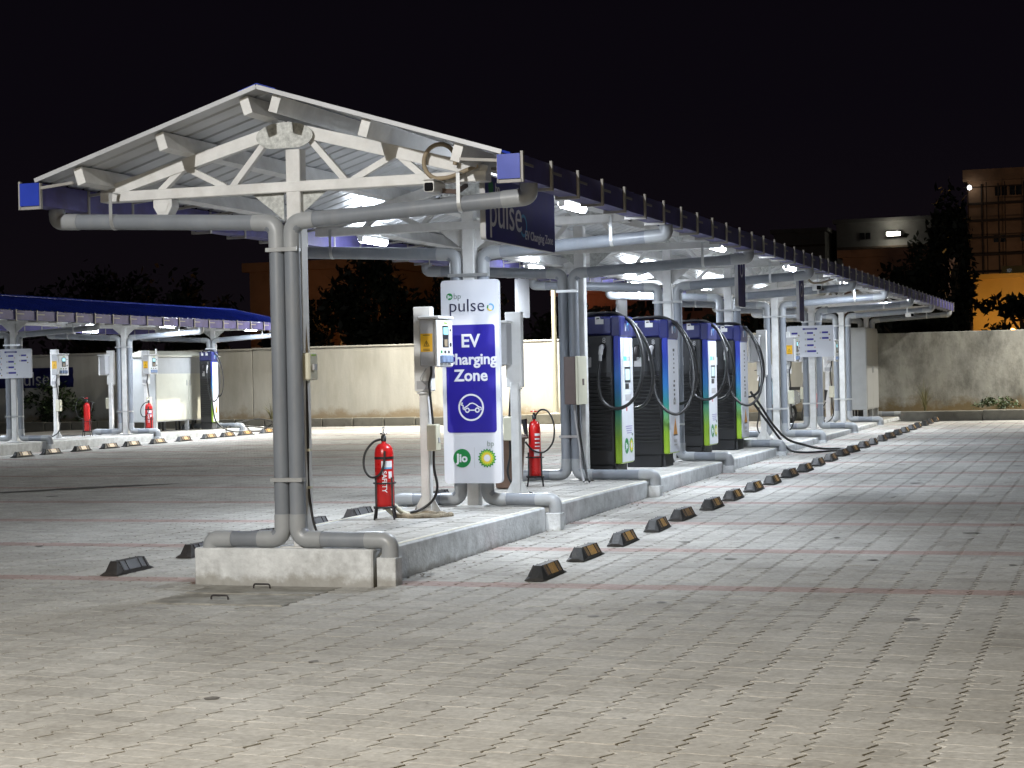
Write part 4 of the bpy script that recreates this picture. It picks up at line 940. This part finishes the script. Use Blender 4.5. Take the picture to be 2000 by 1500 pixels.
    # charging cables looped over the top
    for nm, pts in (('near', [(.045, -.37, 1.47), (.03, -.40, 1.25), (.06, -.42, 1.02), (.17, -.42, .90), (.33, -.40, .89), (.48, -.34, 1.02), (.555, -.25, 1.30), (.53, -.16, 1.62), (.40, -.08, 1.92), (.22, -.04, 2.06), (.06, -.02, 2.085), (-.15, 0, 2.08), (-.32, .02, 2.06), (-.36, .02, 1.9)]) if kind == 'front' else ('near', [(.06, -.37, 1.47), (.10, -.40, 1.2), (.16, -.44, .95), (.30, -.46, .78), (.46, -.44, .74), (.60, -.36, .90), (.64, -.26, 1.25), (.56, -.16, 1.62), (.40, -.08, 1.92), (.2, -.04, 2.07), (-.05, -.02, 2.085), (-.3, 0, 2.06), (-.36, .02, 1.9)]),
                    ('far', [(.045, .37, 1.47), (.03, .40, 1.2), (.10, .42, .95), (.25, .42, .86), (.45, .36, .95), (.56, .28, 1.25), (.52, .18, 1.65), (.36, .10, 1.95), (.18, .06, 2.06), (-.1, .04, 2.085), (-.3, .03, 2.06), (-.36, .03, 1.9)])):
        mb = MB(); mb.tube(spline(pts, 8), .0215, 10); mb.build('charging_cable', cable_m, t)
    return t
ca = charger('front', 'first dark charger with white screened front nearest the sign'); cb = charger('back', 'second dark charger with orange danger triangle between two screened ones')
ca.location = (.05, 9.12, zs(9.1)); cb.location = (.05, 11.64, zs(11.6))
copy_tree(ca, None, (.05, 14.18, zs(14.2)), 0, 'third dark charger with white screened front beyond the cream-doored box')
copy_tree(cb, None, (.05, 16.62, zs(16.6)), 0, 'fourth dark charger with danger triangle beside the cable lying on the paving')
lone = copy_tree(cb, None, (-16.25, 29.4, zl(0)), R(8), 'slim lone charger at the far end of the distant left island'); lone.scale = (.55, .72, .98)

# ---- loose charging cables
kc = thing('loose_cable', (.9, 18.5, zg(18.5)), 'thick black cable sagging from the fourth charger onto the paving', 'cable')
mb = MB(); mb.tube(spline([(.36, 17.0, 1.30), (.52, 17.05, 1.05), (.68, 17.3, .72), (.85, 17.6, .48), (1.05, 17.9, zg(18)+.14), (1.30, 18.3, zg(18)+.05), (1.62, 18.6, zg(18)+.03), (1.74, 18.3, zg(18)+.03), (1.55, 17.7, zg(18)+.03), (1.2, 17.3, zg(18)+.03), (.98, 17.2, zg(17)+.08), (.82, 17.25, .46), (.6, 17.05, .82), (.40, 16.98, 1.12)], 9), .021, 10); wb(mb, 'cable', cable_m, kc)
k2 = thing('loose_cable', (-15.9, 29.6, zl(0)), 'black cable coiled on the ground round the distant lone charger', 'cable')
mb = MB(); mb.tube(spline([(-16.05, 29.1, 1.5), (-15.95, 29.0, 1.0), (-15.85, 29.0, .62), (-15.62, 29.3, .40), (-15.35, 29.9, zg(30)+.03), (-15.2, 30.6, zg(30)+.03), (-15.4, 30.9, zg(30)+.08), (-15.7, 30.4, .49), (-16.0, 30.0, .48)], 9), .02, 10); wb(mb, 'cable', cable_m, k2)
mb = MB(); mb.tube(spline([(-16.0, 29.8, .48), (-15.9, 30.4, .60), (-15.75, 31.2, .66), (-15.7, 31.9, .55), (-15.95, 32.0, .42), (-16.2, 31.3, .49)], 9), .02, 10); wb(mb, 'cable', cable_m, k2)

# ---- tariff boards
def board(x0, x1, y, z0, z1, label):
    t = thing('tariff_board', ((x0+x1)/2, y, z0), label, 'board', 'white tariff boards'); w = x1-x0; h = z1-z0
    mb = MB(); mb.prism(rrect(x0, x1, z0, z1, .035), lambda a, b, d: (a, d, b), y-.02, y+.02); wb(mb, 'panel', signw, t)
    def r(nm, mt, a0, a1, c0, c1, d=.0225):
        m_ = MB(); m_.add([(x0+w*a0, y-d, z0+h*c0), (x0+w*a1, y-d, z0+h*c0), (x0+w*a1, y-d, z0+h*c1), (x0+w*a0, y-d, z0+h*c1)], [(0, 1, 2, 3)]); return wb(m_, nm, mt, t)
    r('heading_bar', navy, .34, .65, .865, .925); r('heading_print', boxgrey, .39, .60, .885, .905, .0235)
    for a, c, wd in ((.10, .73, .13), (.10, .53, .13), (.10, .34, .13), (.10, .14, .13), (.43, .735, .13), (.43, .535, .14), (.43, .345, .14), (.43, .155, .19), (.75, .745, .13), (.75, .565, .14)):
        r('price_bar', signb, a, a+wd, c, c+.06); r('bar_tick', boxgrey, a-.05, a-.01, c, c+.055)
        r('small_mark', random.choice([letg, lime, conduit_m, M_('pinkish') if 'pinkish' in MATS else M('pinkish', (.6, .42, .46), .5)]), a+wd+.01, a+wd+.04, c-.06, c-.015)
    return t
board(-.50, .49, 25.44, 1.92, 2.58, 'wide white tariff board with navy bars on the far part of the long canopy')
board(-16.98, -15.98, 20.83, 1.83, 2.46, 'white tariff board with navy bars at the left frame edge')

# ---- cabinets
def cabinet(name, x0, x1, y0, y1, z0, z1, label, side, front, lid):
    t = thing(name, ((x0+x1)/2, (y0+y1)/2, z0), label, 'cabinet')
    zb = z0+.24
    mb = MB(); mb.box(x0, x1, y0, y1, zb, z1, .012); wb(mb, 'shell', side, t)
    for x in (x0+.05, x1-.05):
        for y in (y0+.05, (y0+y1)/2, y1-.05):
            mb = MB(); mb.box(x-.045, x+.045, y-.04, y+.04, z0, zb); wb(mb, 'leg', side, t)
    for k in range(8):
        yy = y0+.15+(y1-y0-.3)*k/7; mb = MB(); mb.tube([((x0+x1)/2+.15*(k % 2), yy, zb), ((x0+x1)/2+.15*(k % 2), yy, z0)], .03, 8); wb(mb, 'bottom_cable', cable_m, t)
    n = 2; dw = (y1-y0-.06)/n
    for k in range(n):
        mb = MB(); mb.box(x1, x1+.014, y0+.03+dw*k+.004, y0+.03+dw*(k+1)-.004, zb+.03, zb+(z1-zb)*(.74 if lid else .97), .004); d = wb(mb, 'door', front, t)
        mb = MB(); yy = y0+.03+dw*k+(dw-.08 if k == 0 else .08); mb.box(x1+.0145, x1+.03, yy-.012, yy+.012, zb+.9, zb+1.05, .004); wb(mb, 'handle', side, t, d)
    if lid:
        mb = MB(); e = .06; mb.prism([(x0-e, z1), (x1+e, z1), (x1+e, z1+.03), ((x0+x1)/2, z1+.16), (x0-e, z1+.03)], lambda a, b, d: (a, d, b), y0-e, y1+e); wb(mb, 'sloped_lid', front, t)
        for yy in (y0+.2, y1-.3):
            mb = MB(); mb.box(x1-.10, x1-.04, yy-.012, yy+.012, z1+.04, z1+.20, .01); wb(mb, 'lifting_eye', boxwhite, t)
    else:
        for xx in (x0+(x1-x0)*.8,):
            mb = MB(); mb.box(xx-.004, xx+.004, y0-.004, y0, zb+.02, z1-.02); wb(mb, 'panel_seam', boxgrey, t)
    return t
cabinet('power_cabinet', -.42, .30, 31.75, 33.9, zs(32), 2.66, 'tall grey metal cabinet on legs at the far end of the long island', cab_l, cab_l, False)
cabinet('power_cabinet', -17.45, -16.68, 27.35, 30.7, zl(0), 2.33, 'large cream-doored cabinet with sloped lid on the distant left island', cab_l, cab_d, True)

# ---- banner and plants by the wall
bnr = thing('wall_banner', (-25, WY, 1.6), 'crumpled navy banner reading pulse tied to the back wall', 'banner')
mb = MB(); n = 26; m_ = 8; vs = []
for i in range(n+1):
    for j in range(m_+1):
        x = -28.2+4.35*i/n; z = 1.62+.60*j/m_; vs.append((x, WY-.05-.03*math.sin(i*1.3+j*.7)*math.sin(j*.9)-.02*random.random(), z))
mb.add(vs, [(i*(m_+1)+j, (i+1)*(m_+1)+j, (i+1)*(m_+1)+j+1, i*(m_+1)+j+1) for i in range(n) for j in range(m_)], True); wb(mb, 'cloth', banner_m, bnr)
text('pulse', .60, boxgrey, bnr, (-.25, -.12, .27), '-y', bold=-.003)
def blades(name, loc, n, h, sp, label, mat, w=.05, cat='plant'):
    t = thing(name, loc, label, cat, 'plants along the back wall'); mb = MB()
    for k in range(n):
        a = random.uniform(0, 2*math.pi); l = h*random.uniform(.6, 1.1); lean = random.uniform(.1, 1)*sp; ca, sa = math.cos(a), math.sin(a); vs = []
        for q in range(6):
            f = q/5; r = lean*f*f*.9+.03; z = l*(f-.35*lean/sp*f*f); ww = w*(1-f)**.7*.5+.002
            vs += [(ca*r-sa*ww, sa*r*.5+ca*ww, z), (ca*r+sa*ww, sa*r*.5-ca*ww, z)]
        mb.add(vs, [(2*q, 2*q+1, 2*q+3, 2*q+2) for q in range(5)])
    o = mb.build('leaves', mat, t); return t
def bush(loc, rx, rz, n, label, mat=leaf_m, ls=.07, cat='plant'):
    t = thing('shrub', loc, label, cat, 'plants along the back wall'); mb = MB()
    cl = [(random.gauss(0, .45)*rx, random.gauss(0, .3)*.4, abs(random.gauss(.5, .3))*rz) for _ in range(max(6, n//40))]
    for k in range(n):
        c = random.choice(cl); p = Vector((c[0]+random.gauss(0, .16)*rx, c[1]+random.gauss(0, .1), max(.02, c[2]+random.gauss(0, .13)*rz)))
        u = Vector((random.gauss(0, 1), random.gauss(0, 1), random.gauss(0, .7))).normalized(); v = u.cross(Vector((random.gauss(0, 1), random.gauss(0, 1), random.gauss(0, 1)))).normalized(); s = ls*random.uniform(.6, 1.4)
        mb.add([p-u*s, p+v*s*.4, p+u*s, p-v*s*.4], [(0, 1, 2, 3)])
    mb.build('foliage', mat, t)
    for k in range(4):
        mb = MB(); mb.tube([(0, 0, 0), (random.gauss(0, .25)*rx, 0, rz*.6)], [.012, .004], 5); mb.build('stem', bark, t)
    return t
zp = zg(35)+.19
bush((-24.5, 34.95, zp), .8, .95, 900, 'dark bushy shrub at the wall foot below the banner'); bush((-23.35, 34.95, zp), .45, .75, 380, 'loose green shrub right of the first pedestal on the left')
blades('spiky_plant', (-21.6, 34.95, zp), 90, 1.75, 1.15, 'tall spiky plant fanning out behind the left island posts', leaf_m, .07)
blades('spiky_plant', (-20.5, 34.95, zp), 60, 1.4, .9, 'second spiky plant beside the big cream cabinet', leaf_m, .06)
blades('grass_tuft', (-17.2, 34.95, zp), 26, .7, .5, 'thin dry weeds at the wall foot behind the coiled cable', M('dry_grass', (.16, .15, .07), .8), .012)
bush((-2.3, 34.3, zg(34)), .5, .75, 420, 'green shrub by the wall beside the far extinguisher')
blades('grass_tuft', (1.35, 34.9, zp), 34, .85, .6, 'thin dry weeds beside the grey cabinet at the stained wall', MATS['dry_grass'], .012)
bush((3.2, 34.6, zp), .5, .30, 420, 'low green clump growing on the ledge at the stained wall', leaf_m, .045)

# ---- parked scooter behind the chargers
sc = thing('parked_scooter', (-1.78, 31.2, zg(31)), 'parked scooter with pale windscreen half hidden behind the fourth charger', 'scooter', None, R(-20))
for yy in (-.55, .62):
    mb = MB(); mb.tube([(0+.19*0, yy+.20*math.cos(a), .26+.20*math.sin(a)) for a in [2*math.pi*k/22 for k in range(23)]], .055, 10, False); w_ = mb.build('wheel', rubber, sc)
    mb = MB(); mb.tube([(-.03, yy, .26), (.03, yy, .26)], .13, 16); mb.build('rim', silver, w_)
mb = MB(); mb.prism([(-.50, .34), (-.30, .30), (.20, .30), (.40, .42), (.85, .50), (.95, .72), (.60, .84), (.18, .82), (.10, .46), (-.22, .44), (-.36, 1.02), (-.50, 1.0)], lambda a, b, d: (d, a, b), -.13, .13); mb.build('body', silver, sc)
mb = MB(); mb.prism([(-.66, .50), (-.44, .50), (-.36, 1.06), (-.50, 1.10)], lambda a, b, d: (d, a, b), -.21, .21); mb.build('front_apron', lblue, sc)
mb = MB(); mb.prism([(.15, .82), (.85, .82), (.88, .90), (.18, .90)], lambda a, b, d: (d, a, b), -.14, .14); mb.build('seat', blk, sc)
mb = MB(); mb.lathe([(0, .04), (.09, .03), (.10, 0), (.08, -.05), (0, -.08)], 16); h_ = mb.build('headlight', chrome, sc, (0, -.54, 1.02), (R(90), 0, 0))
mb = MB(); mb.tube(spline([(-.36, -.30, 1.10), (-.2, -.40, 1.14), (0, -.44, 1.12), (.2, -.40, 1.14), (.36, -.30, 1.10)]), .016, 8); mb.build('handlebar', chrome, sc)
mb = MB(); mb.prism([(-.62, 1.08), (-.605, 1.09), (-.34, 1.46), (-.36, 1.46)], lambda a, b, d: (d, a, b), -.20, .20); mb.build('windscreen', signw, sc)
mb = MB(); mb.box(-.10, .10, -.69, -.68, .60, .70); mb.build('number_plate', lblue, sc)
for s in (-1, 1):
    mb = MB(); mb.tube([(s*.30, -.34, 1.12), (s*.36, -.34, 1.30)], .008, 6); mb.lathe([(0, .0), (.055, .005), (.06, .02), (0, .035)], 12, (s*.37, -.34, 1.31)); mb.build('mirror', blk, sc)
mb = MB(); mb.prism([(-.80, .42), (-.55, .52), (-.32, .40), (-.40, .46), (-.55, .49)], lambda a, b, d: (d, a, b), -.07, .07); mb.build('mudguard', silver, sc)

# ================================================================ BACKDROP beyond the wall
G0 = zg(40)
def building(name, x0, x1, y, depth, z1, mat, label, wins=(), bands=(), parapet=.4, vbands=()):
    t = thing(name, ((x0+x1)/2, y, G0), label, 'building', 'buildings beyond the wall')
    mb = MB(); mb.box(x0, x1, y, y+depth, G0, z1); wl = wb(mb, 'walls', mat, t)
    if parapet: mb = MB(); mb.box(x0-.25, x1+.25, y-.25, y+depth+.25, z1+.002, z1+parapet); wb(mb, 'parapet', mat, t)
    for (a, b, c, d) in wins:
        mb = MB(); mb.box(a-.06, b+.06, y-.06, y-.002, c-.06, d+.06); w = wb(mb, 'window', mat, t)
        mb = MB(); mb.box(a, (a+b)/2-.03, y-.075, y-.0605, c, d); wb(mb, 'pane', glass_d, t, w)
        mb = MB(); mb.box((a+b)/2+.03, b, y-.075, y-.0605, c, d); wb(mb, 'pane', glass_d, t, w)
    for z in bands: mb = MB(); mb.box(x0-.02, x1+.02, y-.10, y-.001, z, z+.16); wb(mb, 'floor_band', band_m, t)
    for x in vbands: mb = MB(); mb.box(x-.05, x+.05, y-.08, y-.0012, G0, z1-.2); wb(mb, 'column_strip', band_m, t)
    building.last = t
    return t
building('low_house', -30.3, -24.2, 60, 9, 6.5, bld_o, 'dim ochre house beyond the wall at the left behind the trees', [(-27.6, -26.6, 4.2, 5.2)])
building('brick_building', -14.6, -7.4, 55, 8, 4.75, bld_r, 'dark red brick building glimpsed above the chargers', [(-11.45, -10.75, 4.1, 4.45), (-13.2, -12.5, 3.9, 4.3), (-9.6, -8.9, 4.0, 4.4)], [3.4], .2)
building('brown_block', -8.0, -3.2, 85, 10, 7.6, bld_b, 'dim brown block right of the far canopy end', [], [6.0])
building('white_block', -15.0, -4.6, 130, 12, 13.0, bld_g, 'low pale block lit by a floodlight in the distance', [(-13.2, -12.4, 11.7, 12.2), (-7.8, -7.0, 11.7, 12.2)], [11.0], .3)
building('white_block', -19.5, -15.6, 128, 12, 12.3, bld_g, 'barely lit flat block left of the floodlit one', [], [11.2], .3)
building('tall_building', -3.5, 12, 110, 14, 13.75, bld_o, 'tall brown apartment block at the right frame edge', [(-1.75, -1.0, 12.75, 13.35), (-.85, -.1, 12.75, 13.35), (-1.9, -1.1, 9.75, 10.2), (-.2, .6, 9.75, 10.2), (2.2, 3.0, 12.7, 13.3)], [12.2, 11.1, 10.0, 8.9, 7.8, 6.7, 5.6], .75, [-2.6, -1.55, .1, 1.8, 3.6])
tb = building.last
for xx in np.arange(-3.4, 6, 1.15):
    mb = MB(); mb.tube([(xx, 109.3, G0), (xx, 109.3, 13.6)], .035, 5); wb(mb, 'scaffold_pole', band_m, tb)
for zz in np.arange(4.5, 13.6, 1.1):
    mb = MB(); mb.tube([(-3.7, 109.25, zz), (6.5, 109.25, zz)], .035, 5); wb(mb, 'scaffold_ledger', band_m, tb)
mb = MB(); mb.lathe([(0, 0), (.7, 0), (.75, .1), (.75, 1.1), (.5, 1.35), (0, 1.4)], 14, (4.5, 114, 14.5)); wb(mb, 'water_tank', blkm, tb)
mb = MB(); mb.tube([(.15, 110.5, 14.4), (.15, 110.5, 15.1)], .07, 6); wb(mb, 'vent_pipe', bld_g, tb)
ye = building('yellow_house', -.55, 9, 75, 9, 5.75, bld_y, 'low house glowing yellow in lamp light at the right', [(3.0, 4.0, 3.2, 4.4)], [], .22)
mb = MB(); mb.box(.75, 2.2, 75.5, 77, 5.97, 6.35); tk = wb(mb, 'rooftop_room', bld_y, ye); mb = MB(); mb.box(1.0, 1.2, 75.44, 75.50, 6.05, 6.22); wb(mb, 'vent_hole', glass_d, ye, tk)

# street lamps out there
def street(x, y, h, glow, light, watt, label, s=.16, soft=.15):
    t = thing('street_lamp', (x, y, G0), label, 'street lamp', 'lit lamps beyond the wall')
    mb = MB(); mb.tube([(0, 0, 0), (0, 0, h-G0)], [.09, .05], 8); mb.build('pole', bracket_m, t)
    mb = MB(); mb.lathe([(0, -s*.5), (s*.8, -s*.35), (s, 0), (s*.5, s*.4), (0, s*.45)], 12, (0, -.1, h-G0)); mb.build('lantern', glow, t)
    lamp('street_light', 'POINT', (0, -.1, h-G0-s*1.2), watt, light, t, size=soft)
SO = (1, .42, .12)
street(-21.1, 53.5, 3.35, sodium_e, SO, 45, 'orange street lamp glowing low through the dark tree', .17)
street(-20.2, 53.8, 3.55, sodium_e, SO, 25, 'smaller orange lamp just right of the tree lamp', .10)
street(-27.0, 56.5, 4.6, sodium_e, SO, 24, 'added unseen orange lamp in front of the ochre house behind the first column', .10)  # extra lamp put in so the ochre house shows
street(-13.55, 53.2, 4.12, sodium_e, (1, .48, .22), 35, 'orange lamp at the corner of the red brick building', .10)
street(1.4, 71.6, 3.3, sodium_e, (1, .55, .16), 420, 'orange lamp behind leaves before the yellow house', .14)
street(-6.5, 79.5, 5.0, sodium_e, (1, .55, .32), 30, 'added dim orange lamp before the brown block', .08)  # unseen lamp added to lift the brown block out of the dark
street(2.5, 98, 6.0, sodium_e, (1, .74, .56), 400, 'added unseen lamp lighting the tall apartment block from below', .10)  # lamp added beyond the frame to make the apartment block visible
fl = thing('flood_light', (-10.6, 129.4, 12.0), 'bright white floodlight on the distant pale block', 'floodlight')
mb = MB(); mb.box(-.50, .50, -.14, .10, -.13, .15, .06); mb.build('lens', flood_e, fl); mb = MB(); mb.box(-.54, .54, .10, .2, -.17, .19, .02); mb.build('casing', boxgrey, fl)
lamp('flood_light_lamp', 'POINT', (0, -1.2, .1), 3.2, (1, .97, .85), fl, size=.4)
bl = thing('wall_bulb', (-3.3, 109.3, 13.3), 'small white bulb on the corner of the tall apartment block', 'bulb')
mb = MB(); mb.lathe([(0, -.16), (.13, -.08), (.15, .03), (.07, .14), (0, .16)], 12); mb.build('globe', bulb_e, bl); mb = MB(); mb.bar((0, 0, .12), (0, .6, .15), .04, .04); mb.build('bracket', bracket_m, bl)

# trees
def tree(x, y, h, rx, ry, z0, n, label, mat=leafd, ls=.16, seed=1):
    rs = np.random.default_rng(seed); t = thing('tree', (x, y, G0), label, 'tree', 'dark trees beyond the wall')
    cz = (z0+h)/2-G0; rz = (h-z0)/2
    mb = MB(); mb.tube([(0, 0, 0), (.08, .05, cz*.5), (.02, 0, cz)], [.17, .13, .07], 9); tr = mb.build('trunk', bark, t)
    for k in range(7):
        a = rs.uniform(0, 6.28); mb = MB(); mb.tube(spline([(.04, 0, cz*(.45+.06*k)), (math.cos(a)*rx*.35, math.sin(a)*ry*.35, cz*(.75+.05*k)), (math.cos(a)*rx*.8, math.sin(a)*ry*.8, cz*(.95+.06*k))], 4), [.05]*4+[.035]*4+[.015], 6); mb.build('limb', bark, tr)
    nc = max(14, n//70); C = rs.normal(0, 1, (nc, 3)); C /= np.linalg.norm(C, axis=1)[:, None]; C *= rs.uniform(.35, 1.0, (nc, 1))**.6
    ci = rs.integers(0, nc, n); P = C[ci]+rs.normal(0, .15, (n, 3)); P = P*np.array((rx, ry, rz))+np.array((0, 0, cz))
    U = rs.normal(0, 1, (n, 3)); U /= np.linalg.norm(U, axis=1)[:, None]; V = np.cross(U, rs.normal(0, 1, (n, 3))); V /= np.linalg.norm(V, axis=1)[:, None]
    s = ls*rs.uniform(.5, 1.5, (n, 1)); Q = np.stack([P-U*s, P+V*s*.45, P+U*s, P-V*s*.45], 1).reshape(-1, 3)
    mb = MB(); mb.add(Q.tolist(), [(4*k, 4*k+1, 4*k+2, 4*k+3) for k in range(n)]); mb.build('crown', mat, t)
    return t
tree(-20.0, 49.5, 6.1, 1.9, 1.5, 2.2, 3600, 'broad dark tree behind the wall left of the tall sign', seed=2)
tree(-17.2, 50.5, 5.6, 1.6, 1.4, 2.0, 2600, 'dark tree behind the wall hidden partly by the tall sign', seed=3)
tree(-23.4, 50.5, 4.6, 1.4, 1.2, 1.6, 1900, 'smaller dark tree beside the first column in the back', seed=4)
tree(-28.6, 52, 5.9, 1.6, 1.4, 2.2, 2200, 'dark tree silhouetted left of the nearest column', seed=5)
tree(-33, 52, 6.4, 3, 2, 2.2, 2600, 'wide dark tree above the distant left canopy roof', seed=6)
tree(-40, 52, 6.4, 3.2, 2, 2.2, 2600, 'black tree beyond the far left frame edge', seed=7)
tree(-11.2, 48.5, 4.1, 2.2, 1.2, 1.8, 1800, 'low dark tree behind the first chargers', seed=8)
tree(-5.0, 49, 4.0, 2.4, 1.4, 1.8, 1800, 'low dark tree behind the far columns', seed=9)
tree(-1.45, 60.5, 6.3, 1.6, 1.5, 2.3, 3000, 'round black tree between the brown block and yellow house', seed=10)
tree(-.35, 62.5, 8.8, .85, .9, 2.4, 2400, 'tall narrow black tree before the apartment block', seed=11)
tree(-.3, 46, 3.6, 2.4, 1.2, 1.6, 2000, 'low leafy tree just behind the far end of the canopy', seed=12)
tree(2.7, 55, 4.35, 1.5, 1.0, 2.3, 800, 'leafy dark tree in front of the yellow house', seed=13)
tree(5.2, 55, 4.5, 1.6, 1.0, 2.3, 800, 'leafy tree beside the yellow house at the frame edge', seed=14)
